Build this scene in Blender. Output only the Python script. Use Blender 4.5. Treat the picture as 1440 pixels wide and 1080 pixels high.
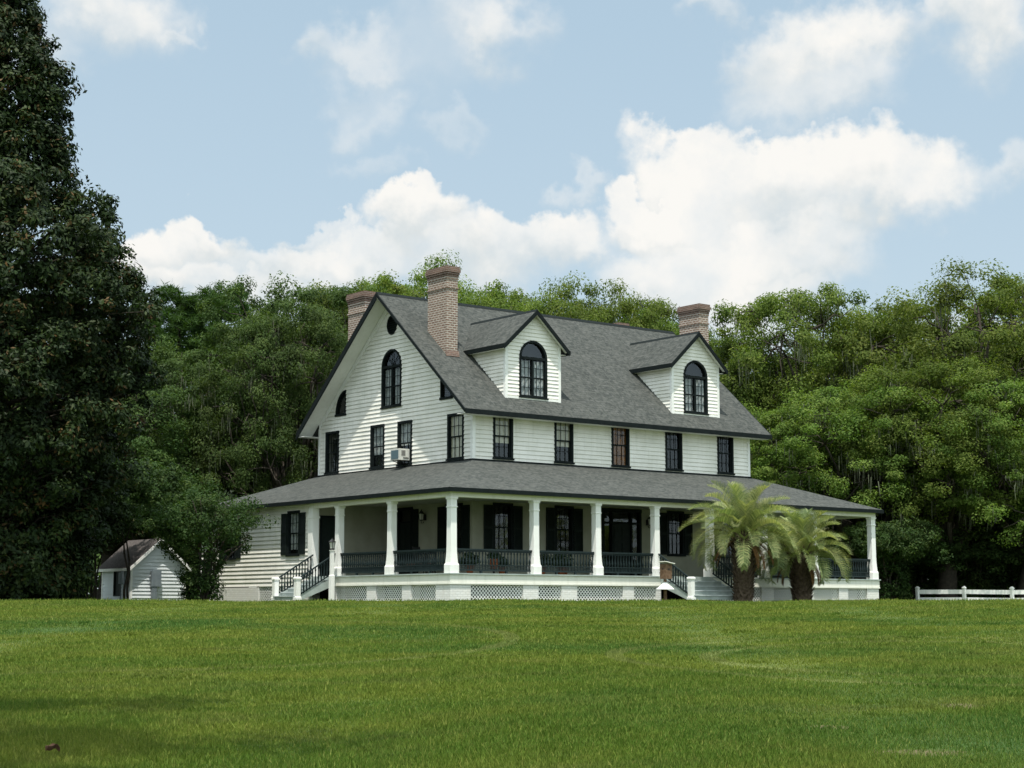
import bpy, bmesh, math, random
import numpy as np
from mathutils import Vector, Matrix
R = math.radians
for o in list(bpy.data.objects): bpy.data.objects.remove(o)
scn = bpy.context.scene
COL = scn.collection

# ------------------------------------------------------------------ camera
CX, CY, CZ = -37.959, -51.801, -1.269          # world: x along the house front, y into depth, z=0 porch deck
PITCH, YAW, F = 0.1292, 0.6673, 2419.6
cam_d = bpy.data.cameras.new('camera'); cam = bpy.data.objects.new('camera', cam_d); COL.objects.link(cam)
cam.location = (CX, CY, CZ); cam.rotation_euler = (math.pi/2 + PITCH, 0, -YAW)
cam_d.sensor_width = 36; cam_d.lens = F/1440*36; cam_d.clip_end = 3000; cam_d.clip_start = 0.1
scn.camera = cam
scn.render.resolution_x = 1024; scn.render.resolution_y = 768
scn.view_settings.view_transform = 'Standard'; scn.view_settings.look = 'None'
scn.view_settings.gamma = 1; scn.view_settings.use_curve_mapping = False
scn.view_settings.exposure = 0.35
SN, CS = math.sin(YAW), math.cos(YAW)

def W(lat, d):                                  # metres right of / ahead of the photographer's spot
    return CX + d*SN + lat*CS, CY + d*CS - lat*SN
def depth_of(x, y): return SN*(x-CX) + CS*(y-CY)
def at(ix, d):                                  # same, from a bearing
    return W((ix-720)/F*math.cos(PITCH)*d, d)
def zground(d):
    a = -2.87 + .0345*d; b = -1.09; k = .22      # lawn rises gently to the house, then is level
    h = np.clip(.5 + .5*(b-a)/k, 0, 1)
    return b*(1-h) + a*h - k*h*(1-h)
def und(x, y): return .035*(np.sin(.31*x+.5)*np.cos(.27*y) + .5*np.sin(.83*x-.61*y))
def gz(x, y): return float(zground(depth_of(x, y)) + und(x, y))

# ------------------------------------------------------------------ sun and sky
SUN = Vector((-.85, -1.0, 3.9)).normalized()
elev = math.asin(SUN.z); azim = math.atan2(SUN.x, SUN.y)
sl = bpy.data.lights.new('sun', 'SUN'); so = bpy.data.objects.new('sun', sl); COL.objects.link(so)
sl.energy = 4.6; sl.angle = R(.6); sl.color = (1, .955, .88)
so.rotation_euler = (-SUN).to_track_quat('-Z', 'Y').to_euler(); so.location = (0, 0, 60)

world = bpy.data.worlds.new('World'); scn.world = world; world.use_nodes = True
nt = world.node_tree; nt.nodes.clear(); N = nt.nodes; Lk = nt.links
def nd(t, **k):
    n = N.new(t)
    for a, b in k.items(): setattr(n, a, b)
    return n
wo = nd('ShaderNodeOutputWorld'); bg = nd('ShaderNodeBackground'); bg.inputs[1].default_value = .12
sky = nd('ShaderNodeTexSky', sky_type='NISHITA'); sky.sun_disc = False
sky.sun_elevation = elev; sky.sun_rotation = azim; sky.air_density = 1.0; sky.dust_density = 1.6; sky.ozone_density = 1.2
tc = nd('ShaderNodeTexCoord'); sep = nd('ShaderNodeSeparateXYZ'); Lk.new(tc.outputs['Generated'], sep.inputs[0])
def mth(op, a, b=None, c=None, clamp=False):
    n = nd('ShaderNodeMath', operation=op); n.use_clamp = clamp
    for i, v in enumerate((a, b, c)):
        if v is None: continue
        if isinstance(v, (int, float)): n.inputs[i].default_value = v
        else: Lk.new(v, n.inputs[i])
    return n.outputs[0]
az = mth('ARCTAN2', sep.outputs[0], sep.outputs[1]); el = mth('ARCSINE', sep.outputs[2])
cmb = nd('ShaderNodeCombineXYZ'); Lk.new(az, cmb.inputs[0]); Lk.new(el, cmb.inputs[1])
def noise(scale, detail, rough, vec=None, off=0.0):
    n = nd('ShaderNodeTexNoise'); n.inputs['Scale'].default_value = scale; n.inputs['Detail'].default_value = detail
    n.inputs['Roughness'].default_value = rough
    if off:
        m = nd('ShaderNodeMapping'); m.inputs['Location'].default_value = (off, off*.7, off*1.3); Lk.new(vec, m.inputs[0]); vec = m.outputs[0]
    Lk.new(vec, n.inputs['Vector']); return n
gen = tc.outputs['Generated']
w1 = noise(14, 4, .55, gen); w2 = noise(60, 4, .6, gen, 3.1)
def vm(op, a, b):
    n = nd('ShaderNodeVectorMath', operation=op)
    for i, v in enumerate((a, b)):
        if isinstance(v, tuple): n.inputs[i].default_value = v
        else: Lk.new(v, n.inputs[i])
    return n
o1 = vm('MULTIPLY', vm('SUBTRACT', w1.outputs['Color'], (.5, .5, .5)).outputs[0], (.12, .09, 0)).outputs[0]
o2 = vm('MULTIPLY', vm('SUBTRACT', w2.outputs['Color'], (.5, .5, .5)).outputs[0], (.036, .030, 0)).outputs[0]
warp = vm('ADD', vm('ADD', cmb.outputs[0], o1).outputs[0], o2).outputs[0]
def dir_ae(ix, iy):
    x = (ix-720)/F; y = -(iy-540)/F
    cp, sp = math.cos(PITCH), math.sin(PITCH)
    fw = cp - sp*y; up = sp + cp*y
    X = CS*x + SN*fw; Y = -SN*x + CS*fw
    return math.atan2(X, Y), math.atan2(up, math.hypot(X, Y))
# clouds: (bearing from the frame, half width, half height, softness, opacity, whiteness)
CL = [(985, 222, 130, 66, .7, 1.0), (1090, 245, 135, 66, .7, 1.0), (1235, 262, 150, 78, .8, 1.0), (1040, 300, 200, 70, .8, .9), (905, 290, 75, 50, .5, .85),
      (980, 385, 150, 80, .8, .85), (1100, 375, 170, 80, .9, .75), (1040, 445, 160, 60, .9, .65), (900, 400, 90, 60, .9, .7),
      (740, 340, 135, 62, .7, .97), (650, 380, 120, 60, .8, .8), (560, 318, 90, 52, .7, 1.0), (480, 372, 110, 50, .8, .8), (440, 330, 40, 26, .8, .6),
      (290, 340, 72, 46, .6, 1.0), (240, 385, 90, 60, .6, 1.0), (400, 378, 100, 48, .8, .7), (350, 420, 120, 50, .9, .75),
      (1190, 55, 120, 66, 1.0, .85), (1120, 90, 90, 55, 1.1, .7), (1150, 140, 125, 62, 1.2, .6), (1400, 35, 110, 82, 1.1, .9), (1330, 30, 60, 40, .9, .5),
      (700, 50, 95, 70, 1.3, .8), (630, 20, 90, 45, 1.3, .35), (455, 70, 60, 42, 1.2, .5), (520, 100, 85, 44, 1.3, .5), (510, 165, 60, 48, 1.3, .35),
      (150, 30, 150, 80, 1.2, .85), (60, 110, 90, 60, 1., .35), (250, 45, 70, 14, 1., .3), (1405, 248, 50, 42, 1., .5), (1045, 14, 60, 26, 1., .45),
      (800, 262, 50, 26, 1., .35), (650, 185, 80, 30, 1., .22), (520, 235, 60, 30, 1., .2), (1350, 470, 160, 30, 1., .4), (600, 100, 90, 110, 1.3, .2),
      # the rest of the sky, out of the photograph
      (-500, 200, 300, 150, .8, .9), (-1400, 100, 420, 170, .7, .9), (2200, 150, 350, 150, .7, .9), (3100, 250, 400, 150, .7, .9), (700, -900, 900, 300, .8, .6),
      (-3000, 0, 700, 300, .7, .8), (4800, 100, 600, 260, .7, .8)]
acc = None; sw_ = None; sa_ = None
for (ix, iy, hw, hh, soft, op) in CL:
    a, e = dir_ae(ix, iy) if -720 < ix < 2200 else (YAW + (ix-720)/F, dir_ae(720, iy)[1])
    sx, sy = hw/F, hh/F
    mp = nd('ShaderNodeMapping'); mp.inputs['Location'].default_value = (-a/sx, -e/sy, 0); mp.inputs['Scale'].default_value = (1/sx, 1/sy, 1)
    Lk.new(warp, mp.inputs[0])
    ln = nd('ShaderNodeVectorMath', operation='LENGTH'); Lk.new(mp.outputs[0], ln.inputs[0])
    sp_ = nd('ShaderNodeSeparateXYZ'); Lk.new(mp.outputs[0], sp_.inputs[0]); y_ = sp_.outputs[1]
    wid = mth('MULTIPLY_ADD', y_, -.55*soft, soft*.85); wid = mth('MAXIMUM', wid, soft*.25 if soft < 1 else soft*.7)      # crisp crowns, melting bases
    q = mth('DIVIDE', mth('SUBTRACT', 1.08, ln.outputs['Value']), wid)
    mr = nd('ShaderNodeMapRange', interpolation_type='SMOOTHSTEP'); Lk.new(q, mr.inputs[0]); mr.inputs[4].default_value = op
    # union: 1-(1-a)(1-b)
    one = mth('SUBTRACT', 1, mr.outputs[0])
    acc = one if acc is None else mth('MULTIPLY', acc, one)
    sa_ = mr.outputs[0] if sa_ is None else mth('ADD', sa_, mr.outputs[0])
    sw_ = mth('MULTIPLY', mr.outputs[0], y_) if sw_ is None else mth('MULTIPLY_ADD', mr.outputs[0], y_, sw_)
dens = mth('SUBTRACT', 1, acc, clamp=True)
n3 = noise(22, 5, .6, gen, 7.7)
brk = mth('MULTIPLY_ADD', n3.outputs['Fac'], 1.1, .42)
dens = mth('MULTIPLY', dens, brk, clamp=True)
ysh = mth('DIVIDE', sw_, mth('MAXIMUM', sa_, .02))
mix = nd('ShaderNodeMix', data_type='RGBA'); Lk.new(dens, mix.inputs[0])
# hazy summer blue: the sky model paled with milky air
pale = nd('ShaderNodeMix', data_type='RGBA'); pale.inputs[0].default_value = .72
Lk.new(sky.outputs[0], pale.inputs[6]); hz_ = nd('ShaderNodeMapRange'); Lk.new(el, hz_.inputs[0]); hz_.inputs[1].default_value = 0; hz_.inputs[2].default_value = .34
hc_ = nd('ShaderNodeMix', data_type='RGBA'); Lk.new(hz_.outputs[0], hc_.inputs[0]); hc_.inputs[6].default_value = (4.3, 5.05, 5.35, 1); hc_.inputs[7].default_value = (3.45, 4.5, 5.15, 1)
Lk.new(hc_.outputs[2], pale.inputs[7])
n4 = noise(11, 5, .62, gen, 11.3)
cr = nd('ShaderNodeMapRange', interpolation_type='SMOOTHSTEP'); Lk.new(mth('MULTIPLY_ADD', n4.outputs['Fac'], 2.6, ysh), cr.inputs[0]); cr.inputs[1].default_value = .65; cr.inputs[2].default_value = 1.75
cc = nd('ShaderNodeMix', data_type='RGBA'); Lk.new(cr.outputs[0], cc.inputs[0])
cc.inputs[6].default_value = (4.55, 4.9, 5.0, 1); cc.inputs[7].default_value = (6.3, 6.2, 5.95, 1)
Lk.new(pale.outputs[2], mix.inputs[6]); Lk.new(cc.outputs[2], mix.inputs[7])
dt = nd('ShaderNodeVectorMath', operation='DOT_PRODUCT'); Lk.new(gen, dt.inputs[0]); dt.inputs[1].default_value = tuple(SUN)
gl = nd('ShaderNodeMapRange', interpolation_type='SMOOTHSTEP'); Lk.new(dt.outputs['Value'], gl.inputs[0])   # extra warm brightness added to the sky sunward, to fill shaded walls
gl.inputs[1].default_value = .02; gl.inputs[2].default_value = .75; gl.inputs[3].default_value = 0; gl.inputs[4].default_value = 1.35
gs0 = nd('ShaderNodeVectorMath', operation='SCALE'); gs0.inputs[0].default_value = (1.16, .98, .78); Lk.new(gl.outputs[0], gs0.inputs['Scale'])
gs = vm('MULTIPLY', mix.outputs[2], vm('ADD', gs0.outputs[0], (1, 1, 1)).outputs[0])
Lk.new(gs.outputs[0], bg.inputs[0]); Lk.new(bg.outputs[0], wo.inputs[0])

scn.render.engine = 'CYCLES'
scn.cycles.max_bounces = 6; scn.cycles.diffuse_bounces = 3; scn.cycles.transmission_bounces = 4; scn.cycles.transparent_max_bounces = 8

# ------------------------------------------------------------------ materials
MAT = {}
def mat(name, col=(.8, .8, .8), rough=.6, spec=.5, streak=None, var=None, vscale=3., col2=None, bump=None, bscale=20., metal=0, trans=0., detail=4):
    m = bpy.data.materials.new(name); m.use_nodes = True; MAT[name] = m
    n = m.node_tree.nodes; l = m.node_tree.links; b = n['Principled BSDF']
    b.inputs['Base Color'].default_value = (*col, 1); b.inputs['Roughness'].default_value = rough
    b.inputs['Specular IOR Level'].default_value = spec; b.inputs['Metallic'].default_value = metal
    t = n.new('ShaderNodeTexCoord')
    if col2 is not None:
        x = n.new('ShaderNodeTexNoise'); x.inputs['Scale'].default_value = vscale; x.inputs['Detail'].default_value = detail
        l.new(t.outputs['Object'], x.inputs['Vector'])
        r = n.new('ShaderNodeMapRange'); r.inputs[1].default_value = .35; r.inputs[2].default_value = .65; l.new(x.outputs['Fac'], r.inputs[0])
        g = n.new('ShaderNodeMix'); g.data_type = 'RGBA'; g.inputs[6].default_value = (*col, 1); g.inputs[7].default_value = (*col2, 1)
        l.new(r.outputs[0], g.inputs[0]); l.new(g.outputs[2], b.inputs['Base Color'])
    if streak:
        mp = n.new('ShaderNodeMapping'); mp.inputs['Scale'].default_value = (5, 5, .45); l.new(t.outputs['Object'], mp.inputs[0])
        x = n.new('ShaderNodeTexNoise'); x.inputs['Scale'].default_value = 1.3; x.inputs['Detail'].default_value = 6; x.inputs['Roughness'].default_value = .65; l.new(mp.outputs[0], x.inputs['Vector'])
        r = n.new('ShaderNodeMapRange'); r.inputs[1].default_value = .5; r.inputs[2].default_value = .80; r.inputs[4].default_value = .36; l.new(x.outputs['Fac'], r.inputs[0])
        g2 = n.new('ShaderNodeMix'); g2.data_type = 'RGBA'; l.new(r.outputs[0], g2.inputs[0]); l.new(g.outputs[2], g2.inputs[6]); g2.inputs[7].default_value = (*streak, 1); l.new(g2.outputs[2], b.inputs['Base Color'])
    if bump:
        x = n.new('ShaderNodeTexNoise'); x.inputs['Scale'].default_value = bscale; x.inputs['Detail'].default_value = 3
        l.new(t.outputs['Object'], x.inputs['Vector'])
        bp = n.new('ShaderNodeBump'); bp.inputs['Strength'].default_value = bump; bp.inputs['Distance'].default_value = .02
        l.new(x.outputs['Fac'], bp.inputs['Height']); l.new(bp.outputs[0], b.inputs['Normal'])
    return m
mat('white_paint', (.82, .82, .78), .6, .3, streak=(.50, .50, .42), col2=(.76, .76, .72), vscale=1.3, bump=.15, bscale=30)
mat('cream_paint', (.76, .75, .67), .7, .2, streak=(.42, .42, .33), col2=(.72, .72, .64), vscale=2.)
mat('siding_paint', (.83, .81, .75), streak=(.46, .46, .38), rough=.6, spec=.2, col2=(.70, .69, .62), vscale=1.1, bump=.2, bscale=18, detail=8)
mat('shed_paint', (.66, .70, .71), .7, .15, col2=(.56, .60, .60), vscale=1.2)
mat('porch_shade_paint', (.35, .345, .27), .8, .12, col2=(.29, .29, .225), vscale=1.5)  # paint darkened so its colour carries the shade of the porch recess
mat('step_paint', (.50, .54, .54), .6, .3, col2=(.38, .42, .42), vscale=4)
mat('deck_paint', (.36, .41, .38), .5, .4, col2=(.28, .32, .30), vscale=3)
mat('trim_black', (.005, .008, .008), .7, .12, col2=(.008, .012, .012), vscale=5)
mat('shutter_paint', (.006, .011, .009), .6, .2, col2=(.009, .015, .013), vscale=6)
mat('rail_paint', (.009, .017, .018), .5, .25, col2=(.014, .024, .025), vscale=6)
mat('interior_shade', (.02, .02, .02), .9, .1)  # near-black colour standing in for shade inside closed spaces
mat('curtain_pale', (.62, .57, .44), .9, .1, col2=(.48, .45, .36), vscale=9)
mat('curtain_brown', (.34, .14, .03), .9, .1, col2=(.14, .06, .02), vscale=7)
mat('curtain_white', (.55, .56, .56), .9, .1, col2=(.3, .32, .33), vscale=8)
mat('iron_black', (.01, .01, .01), .4, .5)
mat('wood_weathered', (.10, .06, .035), .85, .1, col2=(.17, .11, .07), vscale=8)
mat('metal_grey', (.19, .225, .24), .6, .2, col2=(.15, .18, .20), vscale=5)
mat('ac_beige', (.62, .62, .56), .5, .4, col2=(.5, .5, .46), vscale=6)
mat('ac_coil', (.08, .13, .15), .6, .4)
mat('terracotta', (.30, .09, .03), .8, .2, col2=(.2, .06, .02), vscale=6)
mat('cushion', (.14, .06, .05), .9, .1, col2=(.2, .12, .1), vscale=12)
mat('lamp_glass', (.55, .55, .50), .15, .6)
mat('shed_shingle', (.06, .052, .05), .9, .1, col2=(.1, .09, .085), vscale=12)
mat('bark', (.060, .052, .040), .95, .05, col2=(.035, .031, .026), vscale=5, bump=.6, bscale=12)
mat('moss_grey', (.12, .13, .085), .95, .05, col2=(.08, .09, .06), vscale=3)
mat('palm_bark', (.060, .043, .030), .95, .1, col2=(.12, .09, .065), vscale=9, bump=.7, bscale=20)
mat('dead_frond', (.22, .12, .05), .9, .1, col2=(.12, .07, .035), vscale=5)
mat('dead_leaf', (.08, .035, .02), .8, .2, col2=(.14, .08, .05), vscale=20)
def glass(name):
    m = bpy.data.materials.new(name); m.use_nodes = True; MAT[name] = m
    n = m.node_tree.nodes; l = m.node_tree.links; n.remove(n['Principled BSDF']); out = n['Material Output']
    tr = n.new('ShaderNodeBsdfTransparent'); tr.inputs[0].default_value = (.86, .89, .87, 1)
    gl = n.new('ShaderNodeBsdfGlossy'); gl.inputs['Roughness'].default_value = .03; gl.inputs[0].default_value = (.9, .95, 1, 1)
    t = n.new('ShaderNodeTexCoord'); x = n.new('ShaderNodeTexNoise'); x.inputs['Scale'].default_value = 1.7; x.inputs['Detail'].default_value = 2
    l.new(t.outputs['Object'], x.inputs['Vector'])
    bp = n.new('ShaderNodeBump'); bp.inputs['Strength'].default_value = .25; bp.inputs['Distance'].default_value = .03
    l.new(x.outputs['Fac'], bp.inputs['Height']); l.new(bp.outputs[0], gl.inputs['Normal'])
    mx = n.new('ShaderNodeMixShader'); mx.inputs[0].default_value = .08; l.new(tr.outputs[0], mx.inputs[1]); l.new(gl.outputs[0], mx.inputs[2])
    l.new(mx.outputs[0], out.inputs[0])
glass('window_glass')

def brick(name, c1, c2, mortar, bw=.22, bh=.08, msize=.012, bias=0., wash=None, rough=.85):
    m = bpy.data.materials.new(name); m.use_nodes = True; MAT[name] = m
    n = m.node_tree.nodes; l = m.node_tree.links; b = n['Principled BSDF']; b.inputs['Roughness'].default_value = rough
    b.inputs['Specular IOR Level'].default_value = .2
    u = n.new('ShaderNodeUVMap'); t = n.new('ShaderNodeTexBrick'); l.new(u.outputs[0], t.inputs['Vector'])
    t.inputs['Color1'].default_value = (*c1, 1); t.inputs['Color2'].default_value = (*c2, 1); t.inputs['Mortar'].default_value = (*mortar, 1)
    t.inputs['Scale'].default_value = 1; t.inputs['Brick Width'].default_value = bw; t.inputs['Row Height'].default_value = bh
    t.inputs['Mortar Size'].default_value = msize; t.inputs['Bias'].default_value = bias; t.inputs['Mortar Smooth'].default_value = .3
    col = t.outputs['Color']; oc = n.new('ShaderNodeTexCoord')
    x = n.new('ShaderNodeTexNoise'); x.inputs['Scale'].default_value = 5; x.inputs['Detail'].default_value = 8; x.inputs['Roughness'].default_value = .8
    l.new(oc.outputs['Object'], x.inputs['Vector'])
    r = n.new('ShaderNodeMapRange'); r.inputs[1].default_value = .42; r.inputs[2].default_value = .66; r.inputs[4].default_value = .75; l.new(x.outputs['Fac'], r.inputs[0])
    g = n.new('ShaderNodeMix'); g.data_type = 'RGBA'; l.new(r.outputs[0], g.inputs[0]); l.new(col, g.inputs[6]); g.inputs[7].default_value = (*(wash or c2), 1)
    l.new(g.outputs[2], b.inputs['Base Color'])
    bp = n.new('ShaderNodeBump'); bp.inputs['Strength'].default_value = .6; bp.inputs['Distance'].default_value = .02; bp.invert = True
    l.new(t.outputs['Fac'], bp.inputs['Height']); l.new(bp.outputs[0], b.inputs['Normal'])
    return m
brick('chimney_brick', (.135, .072, .050), (.24, .155, .115), (.46, .42, .37), .24, .10, .022, wash=(.19, .155, .125))
brick('cap_brick', (.13, .07, .05), (.2, .12, .09), (.26, .22, .19), .23, .085, .012, wash=(.10, .08, .07))
brick('painted_brick', (.74, .74, .71), (.66, .66, .63), (.56, .56, .53), .23, .085, .010, wash=(.66, .64, .58))
def shingle(name):
    m = bpy.data.materials.new(name); m.use_nodes = True; MAT[name] = m
    n = m.node_tree.nodes; l = m.node_tree.links; b = n['Principled BSDF']; b.inputs['Roughness'].default_value = .9
    b.inputs['Specular IOR Level'].default_value = .25
    u = n.new('ShaderNodeUVMap'); t = n.new('ShaderNodeTexBrick'); l.new(u.outputs[0], t.inputs['Vector'])
    t.inputs['Color1'].default_value = (.030, .035, .034, 1); t.inputs['Color2'].default_value = (.068, .072, .070, 1); t.inputs['Mortar'].default_value = (.022, .024, .022, 1)
    t.inputs['Scale'].default_value = 1; t.inputs['Brick Width'].default_value = .32; t.inputs['Row Height'].default_value = .17
    t.inputs['Mortar Size'].default_value = .016; t.inputs['Bias'].default_value = -.1
    v = n.new('ShaderNodeTexVoronoi'); v.inputs['Scale'].default_value = 9; l.new(u.outputs[0], v.inputs['Vector'])
    r = n.new('ShaderNodeValToRGB'); e = r.color_ramp.elements; e[0].color = (.026, .031, .027, 1); e[1].color = (.094, .098, .086, 1)
    sp = n.new('ShaderNodeSeparateColor'); l.new(v.outputs['Color'], sp.inputs[0]); l.new(sp.outputs[0], r.inputs[0])
    g = n.new('ShaderNodeMix'); g.data_type = 'RGBA'; g.inputs[0].default_value = .5; l.new(t.outputs['Color'], g.inputs[6]); l.new(r.outputs[0], g.inputs[7])
    x = n.new('ShaderNodeTexNoise'); x.inputs['Scale'].default_value = .8; x.inputs['Detail'].default_value = 5; l.new(u.outputs[0], x.inputs['Vector'])
    mr = n.new('ShaderNodeMapRange'); mr.inputs[3].default_value = .94; mr.inputs[4].default_value = 1.06; mr.inputs[1].default_value = .3; mr.inputs[2].default_value = .7
    l.new(x.outputs['Fac'], mr.inputs[0])
    hs = n.new('ShaderNodeHueSaturation'); l.new(mr.outputs[0], hs.inputs['Value']); l.new(g.outputs[2], hs.inputs['Color'])
    l.new(hs.outputs[0], b.inputs['Base Color'])
    bp = n.new('ShaderNodeBump'); bp.inputs['Strength'].default_value = .5; bp.inputs['Distance'].default_value = .01; bp.invert = True
    l.new(t.outputs['Fac'], bp.inputs['Height']); l.new(bp.outputs[0], b.inputs['Normal'])
shingle('shingle')

def leafmat(name, ramp, rough=.5, spec=.4, trans=.35, tcol=(1.2, 1.3, .5), nscale=.35, namt=.35):
    m = bpy.data.materials.new(name); m.use_nodes = True; MAT[name] = m
    n = m.node_tree.nodes; l = m.node_tree.links; b = n['Principled BSDF']; b.inputs['Roughness'].default_value = rough
    b.inputs['Specular IOR Level'].default_value = spec
    a = n.new('ShaderNodeAttribute'); a.attribute_name = 'rnd'
    oi = n.new('ShaderNodeObjectInfo')
    r = n.new('ShaderNodeValToRGB'); cr_ = r.color_ramp
    cr_.elements[0].position = ramp[0][0]; cr_.elements[0].color = (*ramp[0][1], 1); cr_.elements[1].position = ramp[-1][0]; cr_.elements[1].color = (*ramp[-1][1], 1)
    for p_, c_ in ramp[1:-1]: e_ = cr_.elements.new(p_); e_.color = (*c_, 1)
    l.new(a.outputs['Fac'], r.inputs[0])
    t = n.new('ShaderNodeTexCoord'); x = n.new('ShaderNodeTexNoise'); x.inputs['Scale'].default_value = nscale; x.inputs['Detail'].default_value = 4
    l.new(t.outputs['Object'], x.inputs['Vector'])
    mr = n.new('ShaderNodeMapRange'); mr.inputs[1].default_value = .3; mr.inputs[2].default_value = .7; mr.inputs[3].default_value = 1-namt; mr.inputs[4].default_value = 1+namt
    l.new(x.outputs['Fac'], mr.inputs[0])
    ov = n.new('ShaderNodeMapRange'); ov.inputs[3].default_value = .86; ov.inputs[4].default_value = 1.14; l.new(oi.outputs['Random'], ov.inputs[0])
    oh = n.new('ShaderNodeMapRange'); oh.inputs[3].default_value = .485; oh.inputs[4].default_value = .512; l.new(oi.outputs['Random'], oh.inputs[0])
    mm = n.new('ShaderNodeMath'); mm.operation = 'MULTIPLY'; l.new(mr.outputs[0], mm.inputs[0]); l.new(ov.outputs[0], mm.inputs[1])
    hs = n.new('ShaderNodeHueSaturation'); l.new(mm.outputs[0], hs.inputs['Value']); l.new(oh.outputs[0], hs.inputs['Hue']); l.new(r.outputs[0], hs.inputs['Color'])
    l.new(hs.outputs[0], b.inputs['Base Color'])
    tr = n.new('ShaderNodeBsdfTranslucent'); mt = n.new('ShaderNodeMix'); mt.data_type = 'RGBA'; mt.blend_type = 'MULTIPLY'; mt.inputs[0].default_value = 1
    l.new(hs.outputs[0], mt.inputs[6]); mt.inputs[7].default_value = (*tcol, 1); l.new(mt.outputs[2], tr.inputs[0])
    mx = n.new('ShaderNodeMixShader'); mx.inputs[0].default_value = trans; l.new(b.outputs[0], mx.inputs[1]); l.new(tr.outputs[0], mx.inputs[2])
    l.new(mx.outputs[0], n['Material Output'].inputs[0]); return m
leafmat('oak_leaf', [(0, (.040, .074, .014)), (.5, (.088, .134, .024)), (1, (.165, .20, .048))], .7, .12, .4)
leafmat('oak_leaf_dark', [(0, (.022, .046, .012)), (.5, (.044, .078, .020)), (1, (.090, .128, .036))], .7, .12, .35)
leafmat('magnolia_leaf', [(0, (.006, .014, .005)), (.6, (.015, .029, .007)), (.90, (.030, .046, .010)), (.96, (.055, .038, .012)), (1, (.075, .045, .015))], .6, .15, .12)
leafmat('pine_needle', [(0, (.018, .050, .012)), (1, (.055, .12, .028))], .7, .15, .3)
leafmat('shrub_leaf', [(0, (.014, .034, .008)), (.6, (.032, .062, .014)), (1, (.075, .105, .028))], .65, .15, .3, nscale=.8)
leafmat('palm_leaf', [(0, (.10, .145, .055)), (.5, (.19, .235, .095)), (1, (.36, .37, .17))], .6, .2, .4, (1.1, 1.15, .6), nscale=1.2, namt=.2)
leafmat('pot_plant_leaf', [(0, (.01, .03, .008)), (1, (.03, .06, .02))], .5, .3, .3)

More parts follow.
